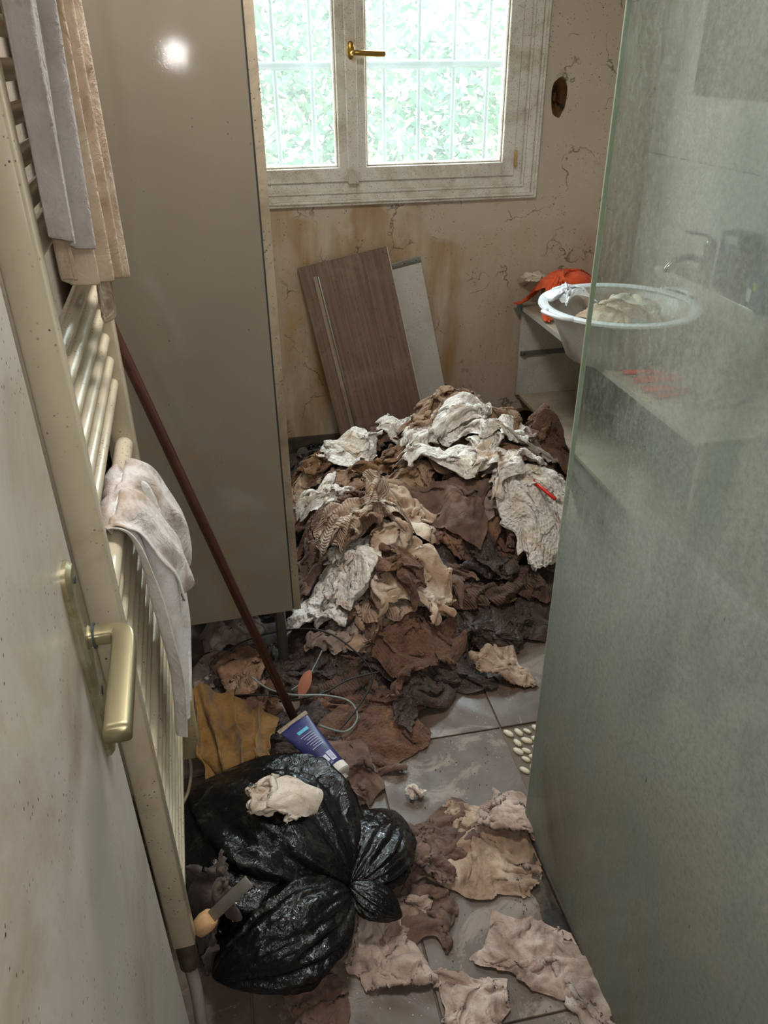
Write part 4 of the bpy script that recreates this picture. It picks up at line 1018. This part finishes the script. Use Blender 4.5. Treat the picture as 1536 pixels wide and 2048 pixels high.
lay([
 (640, 1235, .30, .28, 70, 'white', 'off-white waffle cloth at the lower left of the heap beside the cabinet door', OP(cx=.55, cy=.62, amp=.02, drop=.03)),
 (745, 1240, .28, .26, 15, 'creamrib', 'ribbed tan-brown rag in the lower middle of the heap', OP(cx=.55, cy=.6, amp=.018)),
 (865, 1165, .26, .22, -20, 'flap', 'flat brown smooth cloth flap at the right of the shiny cream rag', OP(cx=.82, cy=.8, amp=.006)),
 (720, 1190, .32, .24, 20, 'tan', 'tan ribbed rag left of the shiny cream rag', OP(cx=.55, cy=.55, amp=.018)),
 (625, 1120, .28, .26, 40, 'pinkbr', 'pinkish brown crumpled rag against the cabinet at mid height of the heap', OP(cx=.5, cy=.55, amp=.02)),
 (640, 1170, .26, .2, 10, 'pinkbr', 'brown-pink rag low against the cabinet above the off-white waffle cloth', OP(cx=.6, cy=.6)),
 (1000, 1120, .28, .2, 70, 'brown', 'brown rag wedge left of the big white towel', OP(cx=.6, cy=.6)),
 (830, 1130, .3, .2, -10, 'dark', 'dark rag tucked behind the shiny cream rag', OP(cx=.65, cy=.6)),
])
lay([
 (790, 1195, .34, .24, 25, 'cream', 'shiny cream stained rag folded over in the lower middle of the heap', OP(cx=.62, cy=.7, amp=.016, drop=.03)),
 (838, 1250, .27, .24, -35, 'cream', 'large tan leathery flap drooping at the front of the heap', OP(cx=.66, cy=.7, amp=.012, drop=.03)),
 (860, 1040, .42, .26, -8, 'dark', 'thick dark brown folded towel across the middle of the heap', OP(cx=.72, cy=.5, amp=.018)),
 (660, 1060, .34, .26, 10, 'brown', 'brown folded rag on the left under the twisted cream rag', OP(cx=.6, cy=.55, amp=.016)),
 (1085, 1040, .30, .22, 10, 'greywhite', 'pale rag at the right edge behind the big white towel', OP(cx=.6, cy=.6)),
 (1010, 1000, .28, .26, 60, 'brown', 'grey-brown rag in the middle right of the heap', OP(cx=.55, cy=.6, amp=.02)),
 (950, 1090, .26, .22, 45, 'brown', 'brown rag edge right of the smooth triangular flap', OP(cx=.65, cy=.6)),
])
# smaller crumpled pieces lying on the slopes
_sm = [(600, 1050, 'brown', 'small brown rag end pressed against the cabinet door'), (690, 1150, 'whitet', 'small white-tipped rag below the ribbed ball'),
 (755, 1035, 'brown', 'small dark-edged rag above the ribbed ball'), (930, 1045, 'brownrib', 'small ribbed brown rag above the smooth triangular flap'),
 (985, 1065, 'greywhite', 'small grey twist of cloth right of the smooth triangular flap'), (1040, 1125, 'flap', 'small smooth brown scrap under the left corner of the big white towel'),
 (905, 1125, 'brown', 'small brown bundle below the smooth triangular flap'), (965, 1180, 'dark', 'small blackish bundle low in the right half of the heap'),
 (680, 975, 'tan', 'small tan rag below the white patch on the upper left'), (835, 985, 'brown', 'small brown rag between the ochre twist and the diagonal white cloth'),
 (740, 985, 'cream', 'small creased cream rag beneath the ochre twist'), (1045, 1060, 'whitet', 'small white towel corner above the big white towel'),
 (600, 985, 'cream', 'small pale rag end beside the cabinet door in the upper left of the heap'), (1085, 950, 'brown', 'small brown rag below the standing peak'),
 (612, 1190, 'pinkbr', 'small pink-brown rag low beside the cabinet door'), (800, 1250, 'brown', 'small brown fold between the tan flap and the ribbed rag'),
 (780, 1120, 'cream', 'small cream fold right of the ribbed ball'), (930, 1000, 'tan', 'small tan crease under the diagonal white cloth'),
 (700, 1235, 'whitet', 'small stained white rag right of the off-white waffle cloth'), (860, 1100, 'brown', 'small dark brown rag directly below the thick folded towel')]
lay([(u, v, .20+.05*((k*7) % 5)/4, .17+.04*((k*3) % 5)/4, k*47 % 180, m, l, OP(cx=.52, cy=.55, amp=.016, lam=.045)) for k, (u, v, m, l) in enumerate(_sm)])
lay([
 (725, 1100, .44, .38, 30, 'creamrib', 'cream and tan towel rolled into a ribbed ball at the left middle of the heap', OP(cx=.46, cy=.46, amp=.03, drop=.04)),
 (810, 1070, .34, .22, -30, 'cream', 'creased cream rag beside the smooth brown flap at the centre of the heap', OP(cx=.6, cy=.6, amp=.014)),
 (885, 1075, .30, .22, -18, 'flap', 'smooth brown triangular flap hanging at the centre of the heap', OP(cx=.88, cy=.86, amp=.004, pin=.05)),
 (1070, 1085, .42, .36, 20, 'white', 'big white waffle towel with an ochre stain at the right edge of the heap', OP(cx=.6, cy=.6, amp=.018, drop=.03)),
 (655, 1010, .34, .26, 20, 'whitet', 'twisted cream and ochre rag on the left side of the heap', OP(cx=.52, cy=.52, amp=.022)),
 (640, 950, .28, .26, 15, 'ochre', 'ochre-brown rag at the upper left of the heap next to the cabinet', OP(cx=.6, cy=.55, amp=.014)),
 (1060, 985, .30, .24, 30, 'greywhite', 'grey-white crumpled rag under the red pen', OP(cx=.55, cy=.55, amp=.018)),
 (800, 1010, .38, .24, -12, 'tan', 'layered tan and cream rag left of the centre of the heap', OP(cx=.66, cy=.5, amp=.016)),
])
lay([
 (1020, 1035, .30, .16, 35, 'whitet', 'white towel strip snaking down to the big white towel', OP(cx=.7, cy=.45, amp=.015)),
 (900, 990, .42, .20, -18, 'white', 'long white waffle cloth running diagonally below the top of the heap', OP(cx=.68, cy=.5, amp=.018, drop=.03)),
 (965, 990, .24, .22, 80, 'whitet', 'upright white fold of towel in the middle of the heap', OP(cx=.55, cy=.4, amp=.02, drop=.04)),
 (780, 950, .36, .24, 25, 'ochre', 'ochre-brown twisted terry rag on the upper left slope of the heap', OP(cx=.58, cy=.45, amp=.022)),
 (745, 905, .28, .22, 50, 'brown', 'dark brown terry rag between the white patch and the board', OP(cx=.55, cy=.5, amp=.025, drop=.03)),
 (1050, 925, .28, .24, 10, 'greywhite', 'grey-white limp rag on the upper right slope of the heap', OP(cx=.6, cy=.55, amp=.018)),
 (870, 940, .40, .26, 8, 'tan', 'creased tan rag under the white swath at the top of the heap', OP(cx=.62, cy=.55, amp=.014)),
 (1010, 960, .28, .24, 35, 'brown', 'brown rag under the draped white end near the top of the heap', OP(cx=.6, cy=.6)),
 (1092, 905, .30, .28, 75, 'brown', 'brown terry rag standing up in a peak at the right edge of the heap', OP(cx=.5, cy=.5, amp=.01, drop=.02, keepz=.5, peaks=((0.05, 0.1, .12, .22),))),
])
lay([
 (700, 940, .26, .24, 60, 'white', 'white cloth patch on the upper left of the heap in front of the board', OP(cx=.62, cy=.7, amp=.010)),
 (975, 905, .30, .36, 75, 'white', 'white waffle towel end draped down the right of the top of the heap', OP(cx=.62, cy=.6, amp=.016)),
 (1000, 860, .28, .24, -20, 'tan', 'cream and brown frayed rag at the right shoulder of the top', OP(cx=.55, cy=.55, amp=.018)),
 (800, 875, .26, .22, 20, 'whitet', 'off-white rag on the left shoulder of the top of the heap', OP(cx=.58, cy=.6, amp=.014)),
])
lay([
 (880, 880, .46, .26, 5, 'whitet', 'wide white towel swath with tan stains across the top of the heap', OP(cx=.66, cy=.55, amp=.018)),
 (870, 835, .38, .32, 15, 'tan', 'tan stained crumpled cloth crowning the heap', OP(cx=.58, cy=.55, amp=.022, drop=.03)),
])
# red pen stuck in the heap
p = hit(1083, 990, HM); q = Vector(p)+Vector((0, 0, .004))
V, Fs = sweep([q+Vector((.02, -.06, .012)), q+Vector((.0, .0, .020)), q+Vector((-.02, .06, .028))], circ(.006, 8)); mesh_obj('red_pen', V, Fs, M['red'], None, label='bright red plastic pen on the right side of the heap', cat='pen')

# ------------------------------------------------------------------ rags on the floor (sparse folds, almost flat)
def flat(u, v, w, h, rot, mat, label, **o):
    o.setdefault('cx', .9); o.setdefault('cy', .9); o.setdefault('amp', .011); o.setdefault('lam', .042); o.setdefault('wr', .010); o['floor'] = True; o.setdefault('pin', .05); o.setdefault('drop', .008)
    return (u, v, w, h, rot, mat, label, o)
lay([
 flat(1003, 1355, .17, .15, 12, 'beige', 'flat beige folded rag lying alone on the tiles in front of the heap', fold=1),
 flat(895, 1672, .17, .14, 30, 'pinkbr', 'rust-brown rag corner sticking out left of the large beige rag'),
 flat(975, 1700, .24, .25, -24, 'beige', 'large beige creased rag on the tiles beside the shower screen corner', amp=.010),
 flat(855, 1705, .13, .17, -10, 'pinkbr', 'dull brown rag under the crumpled mouth of the bin bag', cx=.8),
 flat(790, 1835, .20, .12, 24, 'pink', 'pink-beige rag half under the lower lobe of the bin bag', fold=1),
 flat(850, 1815, .14, .18, -16, 'pinkbr', 'folded brown-pink rag on the tiles right of the bin bag', fold=1),
 flat(790, 1945, .15, .21, 26, 'pink', 'pink-beige rag with a folded-over corner lying nearest the bin bag bottom', fold=1),
 flat(1070, 1912, .24, .15, -38, 'pink', 'large pink-beige rag lying flat beside the shower screen seal'),
 flat(1165, 1985, .10, .22, 14, 'greywhite', 'translucent dirty cloth strip squeezed against the shower screen seal'),
 flat(945, 2010, .15, .13, -20, 'pink', 'worn rag stuck to the tiles at the bottom edge of the picture'),
 flat(640, 2030, .12, .14, 5, 'pinkbr', 'grimy rag remnant on the floor below the bin bag'),
])
lay([
 flat(1010, 1650, .20, .17, 60, 'pink', 'pink-beige wrinkled layer folded on top of the large beige rag', amp=.014, cx=.8, cy=.8, fold=1),
 flat(862, 1745, .11, .13, 20, 'pinkbr', 'small rolled brown rag between the bin bag and the large beige rag', fold=1, cx=.7, cy=.8, amp=.012),
 flat(829, 1592, .055, .05, 20, 'sock', 'small crumpled white tissue on the bare tiles', amp=.012, cx=.6, cy=.6, cat='tissue', name='tissue'),
 flat(700, 1605, .09, .03, -20, 'pinkbr', 'thin pinkish strip on the tiles behind the bin bag', cx=.9),
])

# ------------------------------------------------------------------ bin bag
def bag_lobe(name, K, dirv, L, Rx, Rz, pleats, seed, mat, parent, flat_z=0.0):
    """blob with its pole at the knot K; pleats radiate from the knot and fade"""
    K = Vector(K); ax = Vector(dirv).normalized(); sd = ax.cross(Vector((0, 0, 1))).normalized(); up = sd.cross(ax)
    n, m_ = 150, 80; V = []; r = random.Random(seed)
    ph = [(r.uniform(0, 6.28), r.choice((7, 9, 12, 15, 19, 23)), r.uniform(.3, 1)) for _ in range(7)]
    for j in range(m_+1):
        f = j/m_; s = f*L
        prof = math.sin(math.pi*min(1, f)**.80)**.72 if 0 < f < 1 else 0
        for i in range(n):
            a = 2*math.pi*i/n
            pl_ = sum(k_*(1-2*abs(math.sin(.5*(fr_*a+p_+2.2*f*math.sin(a*2+p_))))) for p_, fr_, k_ in ph)/2.6
            am = .20*math.exp(-f*2.2)+.035
            q = Vector((math.cos(a)*2, math.sin(a)*2, f*3+seed))
            rad_ = prof*(1+am*pl_+.10*noise.noise(q*1.1)+.10*abs(noise.noise(Vector((math.cos(a)*5, math.sin(a)*5, f*3.5+seed))))+.035*noise.noise(q*6))
            p = K+ax*s+sd*(math.cos(a)*Rx*rad_)+up*(math.sin(a)*Rz*rad_)
            if p.z < flat_z+.004: p.z = flat_z+.004-.0*(flat_z-p.z)
            V.append(p)
    Fs = [(j*n+i, j*n+(i+1) % n, (j+1)*n+(i+1) % n, (j+1)*n+i) for j in range(m_) for i in range(n)]
    return V, Fs
bag = empty('bin_bag', (-.02, 1.0, 0), 0, label='bulging black plastic bin bag gathered into a knot on the floor by the radiator', cat='bag')
KN = Vector(at(698, 1772, z=.10))
def local(V): return [v-Vector((-.02, 1.0, 0)) for v in V]
V, Fs = bag_lobe('a', KN+Vector((0, .0, .0)), (-.66, .60, .06), .42, .215, .135, 14, 3, M['bag'], bag)
mesh_obj('bag_body', local(V), Fs, M['bag'], bag)
V, Fs = bag_lobe('b', KN+Vector((0, -.005, -.01)), (-.86, -.38, .02), .30, .105, .10, 14, 8, M['bag'], bag)
mesh_obj('bag_end', local(V), Fs, M['bag'], bag)
V, Fs = bag_lobe('c', KN+Vector((0, 0, 0)), (.55, .80, -.22), .25, .095, .055, 14, 12, M['bag'], bag)
mesh_obj('bag_mouth', local(V), Fs, M['bag'], bag)
V, Fs = bag_lobe('d', KN+Vector((0, 0, .005)), (.85, -.50, -.45), .125, .042, .030, 14, 15, M['bag'], bag)
mesh_obj('knot_tail', local(V), Fs, M['bag'], bag)
# cloth on bag, tracked on a height field of the bag
dg = bpy.context.evaluated_depsgraph_get()
for ch in bag.children:
    vs = np.array([tuple(v.co) for v in ch.data.vertices])+np.array((-.02, 1.0, 0))
    i = np.clip(((vs[:, 0]-GX0)/GC+.5).astype(int), 0, nx-1); j = np.clip(((vs[:, 1]-GY0)/GC+.5).astype(int), 0, ny-1)
    T = HM.copy(); np.maximum.at(T, (i, j), vs[:, 2]+.003); HM = np.maximum(T, HM)
HM = np.maximum(HM, blur(HM))
p = hit(540, 1600, HM)
lay([(540, 1600, .20, .13, -14, 'sock', 'dirty off-white cloth lying on top of the bin bag', OP(xy=(p[0], p[1]), cx=.8, cy=.75, amp=.010, fold=1, drop=.015))])
# dark rag by the scraper
p = at(440, 1790, z=.06)
lay([(440, 1790, .22, .2, 20, 'darkgrey', 'dark olive cloth beside the scraper blade at the radiator foot', OP(xy=(-.165, .93), cx=.5, cy=.7, amp=.02))])
# mustard trousers: long soft folds hanging over the debris
def fold_sheet(name, top, bot, mat, label, cat, N=60, Mm=30, amp=.012, waves=4, seed=1, bulge=None, wdt=None, ripple=.3):
    """cloth between an upper edge curve and a lower edge curve with folds running from one to the other"""
    tp_ = [Vector(p) for p in top]; bt = [Vector(p) for p in bot]
    def ev(c, s):
        f = s*(len(c)-1); i = min(int(f), len(c)-2); return c[i].lerp(c[i+1], f-i)
    def evs(c, s):
        f = s*(len(c)-1); i = min(int(f), len(c)-2); t = f-i
        a = c[max(i-1, 0)]; b = c[i]; d = c[i+1]; e = c[min(i+2, len(c)-1)]
        return .5*((2*b)+(d-a)*t+(2*a-5*b+4*d-e)*t*t+(3*b-a-3*d+e)*t**3)
    V = np.zeros((N, Mm, 3))
    r = random.Random(seed); ph = [r.uniform(0, 6.28) for _ in range(4)]
    for i in range(N):
        s = i/(N-1); A = evs(tp_, s); Bb = evs(bt, s)
        A2 = evs(tp_, min(1, s+.02)); B2 = evs(bt, min(1, s+.02)); A1 = evs(tp_, max(0, s-.02)); B1 = evs(bt, max(0, s-.02))
        for j in range(Mm):
            t = j/(Mm-1); p = A.lerp(Bb, t); tang = (A2-A1).lerp(B2-B1, t)
            nn = tang.cross(Bb-A).normalized()
            if nn.length < .5: nn = Vector((1, 0, 0))
            if bulge is not None and nn.dot(Vector(bulge)) < 0: nn = -nn
            ss = s+.03*math.sin(t*3+ph[0])
            w = math.sin(2*math.pi*waves*ss+ph[1]+.6*t)+.5*math.sin(2*math.pi*waves*1.9*ss+ph[2]-.8*t)
            w = w/1.5; w = math.copysign(abs(w)**.75, w)
            q = Vector((s*5, t*3, seed)); w += ripple*noise.noise(q*2.2)
            p = p+nn*(amp*w*(.55+.45*t))+tang.normalized()*(amp*.5*math.cos(2*math.pi*waves*ss*1.0+ph[3]))
            V[i, j] = p
    return V
def sheet_obj(name, V, mat, w, h, label, cat, parent=None, thick=0, subsurf=1, group=None, absolute=False):
    N, Mm = V.shape[:2]
    i, j = np.meshgrid(np.arange(N-1), np.arange(Mm-1), indexing='ij'); a = (i*Mm+j).ravel()
    F = np.stack([a, a+Mm, a+Mm+1, a+1], 1)
    c = np.zeros(3) if absolute else V.reshape(-1, 3).mean(0)
    U, Vv = np.meshgrid(np.linspace(0, w, N), np.linspace(0, h, Mm), indexing='ij')
    o = mesh_obj(name, V.reshape(-1, 3)-c, F, mat, parent, uv=np.stack([U.ravel(), Vv.ravel()], 1), label=label, cat=cat, group=group)
    o.location = c
    if thick: m = o.modifiers.new('Solidify', 'SOLIDIFY'); m.thickness = thick
    if subsurf: m = o.modifiers.new('Subsurf', 'SUBSURF'); m.levels = 1; m.render_levels = 1
    return o
V = fold_sheet('mustard', [at(372, 1400, y=1.47), at(395, 1372, y=1.50), at(450, 1385, y=1.53), at(505, 1410, y=1.53), at(552, 1425, y=1.50)],
               [at(425, 1570, y=1.29), at(445, 1560, y=1.27), at(475, 1545, y=1.27), at(505, 1530, y=1.28), at(530, 1500, y=1.31)], R['mustard'], '', '', N=72, Mm=40, amp=.024, waves=3.7, seed=4, bulge=(0, -.5, 1), ripple=.9)
sheet_obj('trousers', V, R['mustard'], .35, .25, 'mustard yellow trousers crumpled between the radiator and the gel tube', 'trousers', thick=.003)

# ------------------------------------------------------------------ cloths on the radiator
def hang(px, k): return px
V = fold_sheet('sheet', [(-.168, .835, 2.0), (-.158, .93, 2.0), (-.150, 1.03, 2.0), (-.150, 1.12, 2.0), (-.150, 1.22, 2.0)],
               [(-.166, .875, 1.35), (-.156, .93, 1.33), (-.150, 1.03, 1.31), (-.148, 1.12, 1.293), (-.1515, 1.222, 1.268)], None, '', '', N=110, Mm=50, amp=.016, waves=4.5, seed=2, bulge=(1, 0, 0), ripple=.15)
sheet_obj('hanging_sheet', V, R['sheet'], .45, .7, 'long beige stained sheet hanging in folds over the top of the radiator', 'sheet', thick=.0025)
V = fold_sheet('tip', [(-.156, 1.00, 1.36), (-.152, 1.06, 1.36), (-.154, 1.12, 1.36)], [(-.164, 1.03, 1.285), (-.158, 1.075, 1.245), (-.162, 1.12, 1.262)], None, '', '', N=40, Mm=30, amp=.008, waves=1.4, seed=7, bulge=(1, 0, 0))
sheet_obj('hanging_cloth', V, R['cream'], .14, .14, 'small beige cloth tip hanging out below the long beige sheet', 'cloth', thick=.0025)
V = fold_sheet('lilac', [(-.140, .80, 2.0), (-.130, .85, 2.0), (-.126, .90, 2.0), (-.126, .95, 2.0)],
               [(-.160, .838, 1.40), (-.150, .868, 1.385), (-.146, .90, 1.375), (-.146, .945, 1.365)], None, '', '', N=60, Mm=50, amp=.010, waves=1.7, seed=5, bulge=(1, 0, 0), ripple=.15)
sheet_obj('hanging_sheet', V, R['lilac'], .25, .7, 'pale grey-lilac sheet hanging nearest the door over the radiator', 'sheet', thick=.0025)
def over_bar(path, y0s, y1s, amp, waves, seed, N=60):
    """cloth following a path in the x-z plane (over the bar and down) with its y range changing along it"""
    pts = smooth_pts([(x, 0, z) for x, z in path], 8); n = len(pts); V = np.zeros((N, n, 3)); r = random.Random(seed); ph = [r.uniform(0, 6) for _ in range(4)]
    for j, p in enumerate(pts):
        t = j/(n-1); k = t*(len(y0s)-1); i0 = min(int(k), len(y0s)-2); f = k-i0; f = f*f*(3-2*f)
        ya = y0s[i0]*(1-f)+y0s[i0+1]*f; yb = y1s[i0]*(1-f)+y1s[i0+1]*f
        tg = (pts[min(j+1, n-1)]-pts[max(j-1, 0)]).normalized(); nn = Vector((tg.z, 0, -tg.x))
        if nn.x < 0 and t > .3: nn = -nn
        if t <= .3 and nn.z < 0: nn = -nn
        for i in range(N):
            s = i/(N-1)
            w = math.sin(2*math.pi*waves*s+ph[0]+1.3*t)+.5*math.sin(2*math.pi*waves*2.1*s+ph[1]-2*t)
            am = amp*(.35+.65*min(1, t*1.6))
            q = p+nn*(am*(w+.6*noise.noise(Vector((s*4, t*5, seed)))+.3*noise.noise(Vector((s*11, t*9, seed)))) + am*.9)
            V[i, j] = (q.x, ya+(yb-ya)*s+am*.5*math.cos(2*math.pi*waves*s+ph[2])+.006*noise.noise(Vector((s*2, t*6, seed+3))), q.z)
    return V
xb = -.192
V = over_bar([(xb-.017, .93), (xb-.019, .966), (xb-.010, .984), (xb+.010, .985), (xb+.022, .965), (xb+.032, .90), (xb+.040, .80), (xb+.040, .70), (xb+.032, .60), (xb+.024, .52)],
             [.965, .955, .955, .95, .96, .99, 1.03], [1.11, 1.12, 1.14, 1.17, 1.21, 1.20, 1.15], .009, 2.3, 3, 70)
sheet_obj('tee_shirt', V, R['tee'], .2, .55, 'white jersey shirt hanging down from the thick radiator bar', 'shirt', thick=.002)
V = over_bar([(xb-.022, .945), (xb-.022, .975), (xb-.010, .993), (xb+.012, .995), (xb+.030, .975), (xb+.048, .92), (xb+.064, .86), (xb+.068, .80), (xb+.062, .775)],
             [.955, .95, .955, .985, 1.03, 1.08], [1.115, 1.13, 1.16, 1.20, 1.235, 1.225], .006, 1.9, 9, 70)
sheet_obj('stained_cloth', V, R['teestain'], .2, .28, 'brown-stained cloth folded over the white shirt on the thick radiator bar', 'cloth', thick=.002)

# ------------------------------------------------------------------ things in and around the tub
def heap_cloth(name, c, w, h, rz, mat, label, cat, base, cxy=(.6, .6), amp=.02, seed=1, N=40, peaks=(), cut=None):
    """sheet draped on a local height function base(x, y)"""
    global HM
    keep_ = HM; HM = base(XX, YY)
    P = drape([dict(x=c[0], y=c[1], w=w, h=h, rz=rz, cx=cxy[0], cy=cxy[1], seed=seed, drop=.004, amp=amp*.8, peaks=peaks, pin=.12, lam=.07)], HM, N, 22)
    HM = keep_
    return cloth_obj(name, P[0], mat, w, h, label, cat)
tx, ty = 1.325, 2.47
def tubfill(x, y):
    d = np.sqrt((x-tx)**2+(y-ty)**2); return np.where(d < .235, .617+.135-.2*d**1.0*.3, .0)+np.where(d >= .235, .70, 0)
heap_cloth('tub_cloth', (1.30, 2.43), .30, .24, .3, R['cream'], 'cream stained cloth heaped in the plastic tub', 'cloth', lambda x, y: .617+.12+.06*np.exp(-(((x-1.30)**2+(y-2.45)**2)/.12**2)), seed=21, cxy=(.75, .75))
heap_cloth('tub_cloth', (1.40, 2.52), .28, .24, 1.1, R['sock'], 'whitish cloth at the back right inside the plastic tub', 'cloth', lambda x, y: .617+.13+.05*np.exp(-(((x-1.38)**2+(y-2.52)**2)/.10**2)), seed=22, cxy=(.7, .7))
pb = plain('bubbly_clear_plastic', 'dfe4e6', .3, bump=.5, sc=18)
heap_cloth('plastic_bag', (1.19, 2.60), .26, .22, .2, pb, 'crinkled clear-white plastic bag on the left rim of the tub', 'bag', lambda x, y: .617+.165+.03*np.exp(-(((x-1.20)**2+(y-2.60)**2)/.09**2)), seed=23, cxy=(.6, .6), amp=.025)
lathe('bucket', [(0, 0), (.085, 0), (.09, .01), (.10, .10), (.098, .10), (.086, .012), (0, .01)], plain('yellowish_bucket', '8e7442', .5, dirt='5c4a2a', sc=20), None, 32, Matrix.Translation((1.375, 3.03, .617)), label='small yellowish bucket under the orange cloth at the back of the counter', cat='bucket')
def orbase(x, y):
    return .622+.135*np.exp(-(((x-1.375)/.15)**2+((y-3.02)/.115)**2)**2)
heap_cloth('orange_cloth', (1.405, 3.02), .54, .42, .12, M['orange'], 'bright orange cloth bundled over the bucket at the back of the counter', 'cloth', orbase, seed=31, cxy=(.62, .62), amp=.024, N=60)
heap_cloth('white_cloth', (1.27, 3.11), .16, .12, .1, R['sock'], 'small white cloth end showing behind the orange cloth', 'cloth', lambda x, y: np.full_like(x, .735), seed=33, cxy=(.7, .7))
heap_cloth('dingy_cloth', (1.60, 2.25), .30, .24, .8, R['greywhite'], 'dingy cloth on the washbasin edge behind the glass', 'cloth', lambda x, y: np.full_like(x, .856), seed=34, cxy=(.6, .6)) if False else None
heap_cloth('counter_cloth', (1.46, 2.03), .34, .26, .2, R['greywhite'], 'crumpled whitish cloth on the near end of the counter behind the glass', 'cloth', lambda x, y: np.full_like(x, .618), seed=35, cxy=(.55, .6))

# ------------------------------------------------------------------ small debris
def cable(pts, r, mat, label, group=None):
    V, Fs = sweep(smooth_pts(pts, 8), circ(r, 7)); return mesh_obj('cable', V, Fs, mat, None, label=label, cat='cable', group=group)
def hz(u, v, e=.006):
    p = hit(u, v, HM); return (p[0], p[1], p[2]+e)
cable([hz(430, 1345, .03), hz(480, 1310, .04), hz(560, 1290, .05), hz(640, 1288, .05), hz(700, 1310, .03), hz(745, 1360, .02), hz(720, 1420, .02), hz(672, 1475, .012)], .0024, M['cable_b'], 'thin black cable looping from under the cabinet around to the gel tube')
cable([hz(560, 1420, .03), hz(640, 1405, .03), hz(700, 1375, .03), hz(760, 1350, .012)], .0024, M['cable_b'], 'thin black cable crossing straight over the wrinkled brown rag')
cable([hz(505, 1370, .03), hz(540, 1400, .04), hz(590, 1415, .045), (hz(650, 1413, .04)), hz(700, 1420, .03), hz(715, 1445, .015), hz(690, 1470, .012), hz(640, 1468, .03)], .0028, M['cable_g'], 'pale green cable curled over the rags above the gel tube')
cable([hz(585, 1405, .045), hz(615, 1380, .04), hz(632, 1345, .03), hz(645, 1312, .02)], .0022, M['cable_g'], 'pale green cable end rising towards the small off-white scrap')
cable([hz(440, 1405, .02), hz(500, 1412, .04), hz(560, 1420, .045), hz(590, 1440, .02)], .002, M['cable_b'], 'thin black wire crossing above the mustard trousers')
a = Vector(hz(600, 1410, .02)); b = Vector(hz(622, 1368, .05))
def leaf(a, b, w, mat, label):
    ax = (b-a); sd = ax.normalized().cross(Vector((0, -.6, 1)).normalized()); V = []; K = 9
    up = sd.cross(ax.normalized())
    for j in range(K):
        f = j/(K-1); hw = w*math.sin(math.pi*min(1, f*.96+.02))**.7
        for s in (-1, -.5, 0, .5, 1): V.append(a+ax*f+sd*(s*hw)+up*(.25*hw*abs(s)+.01*math.sin(f*3)))
    Fs = [(j*5+i, j*5+i+1, (j+1)*5+i+1, (j+1)*5+i) for j in range(K-1) for i in range(4)]
    return mesh_obj('leaf', V, Fs, mat, None, label=label, cat='leaf')
leaf(a, b, .016, M['leaf'], 'orange-brown dry leaf standing beside the foot of the broom pole')
# crumbs of plaster and droppings on the floor: uncountable
nb = 900; V = []; Fs = []
rr_ = random.Random(9)
for k in range(nb):
    x = rr_.uniform(-.25, .60); y = rr_.uniform(.55, 1.75)
    if y < 1.08 and rr_.random() < .6: x = .535-.09*rr_.random()**1.6
    else: x = rr_.uniform(-.2, .53)
    zb = 0.0; s = rr_.uniform(.0006, .0020); 
    if hsample(HM, np.array(x), np.array(y)) > .012: continue
    c = Vector((x, y, s*.6)); b0 = len(V)
    for d in ((1, 0, 0), (-1, .3, 0), (0, 1, .2), (.2, -1, 0), (0, 0, 1), (0, .1, -.7)):
        V.append(c+Vector(d)*s*rr_.uniform(.6, 1.3))
    Fs += [(b0+i, b0+j, b0+k_) for i, j, k_ in ((0, 2, 4), (2, 1, 4), (1, 3, 4), (3, 0, 4), (2, 0, 5), (1, 2, 5), (3, 1, 5), (0, 3, 5))]
mesh_obj('floor_crumbs', V, Fs, plain('crumbs', '6b5c4e', .8, sc=200, var=.3), None, smooth=False, label='scattered crumbs and grit on the tiles', cat='grit', kind='stuff')
# black sludge line along the screen
nS = 90; V = []; Fs = []
for j in range(nS+1):
    f = j/nS; y = .30+f*.80; xl = .538+(1.1-y)*.0157-(.04*(1-f)**0.5+.018)*(1+.5*noise.noise(Vector((f*14, 0, 2))))
    for i in range(9):
        s = i/8; x = xl*(1-s)+.5575*s-(1.1-y)*.033*s*0; x = xl*(1-s)+(.541+(1.108-y)*.0157)*s
        hgt = .0009+.012*math.sin(math.pi*min(s*.9, 1))*max(0, .5+noise.noise(Vector((x*60, y*45, 3)))+.4*noise.noise(Vector((x*150, y*150, 1))))
        V.append((x, y, hgt if 0 < i < 8 else .0006))
Fs = [(j*9+i, j*9+i+1, (j+1)*9+i+1, (j+1)*9+i) for j in range(nS) for i in range(8)]
mesh_obj('black_sludge', V, Fs, M['grime'], None, label='black-brown sludge gathered along the foot of the shower screen', cat='sludge', kind='stuff')
# black plastic scraps in the far left corner behind the board
heap_cloth('black_plastic', (.30, 3.02), .34, .26, .3, M['plastic_d'], 'crumpled black plastic sheet in the far corner left of the board', 'plastic', lambda x, y: .02+.05*np.exp(-(((x-.28)**2+(y-3.04)**2)/.12**2)), seed=41, cxy=(.6, .6), amp=.03)
# fitting added out of view to go with the ceiling fill light
lathe('added_ceiling_lamp', [(0, -.03), (.10, -.028), (.16, -.015), (.17, .0)], M['opal'], None, 32, Matrix.Translation((.20, 1.35, 2.5)), label='added round opal ceiling lamp, out of view above the middle of the room', cat='lamp')
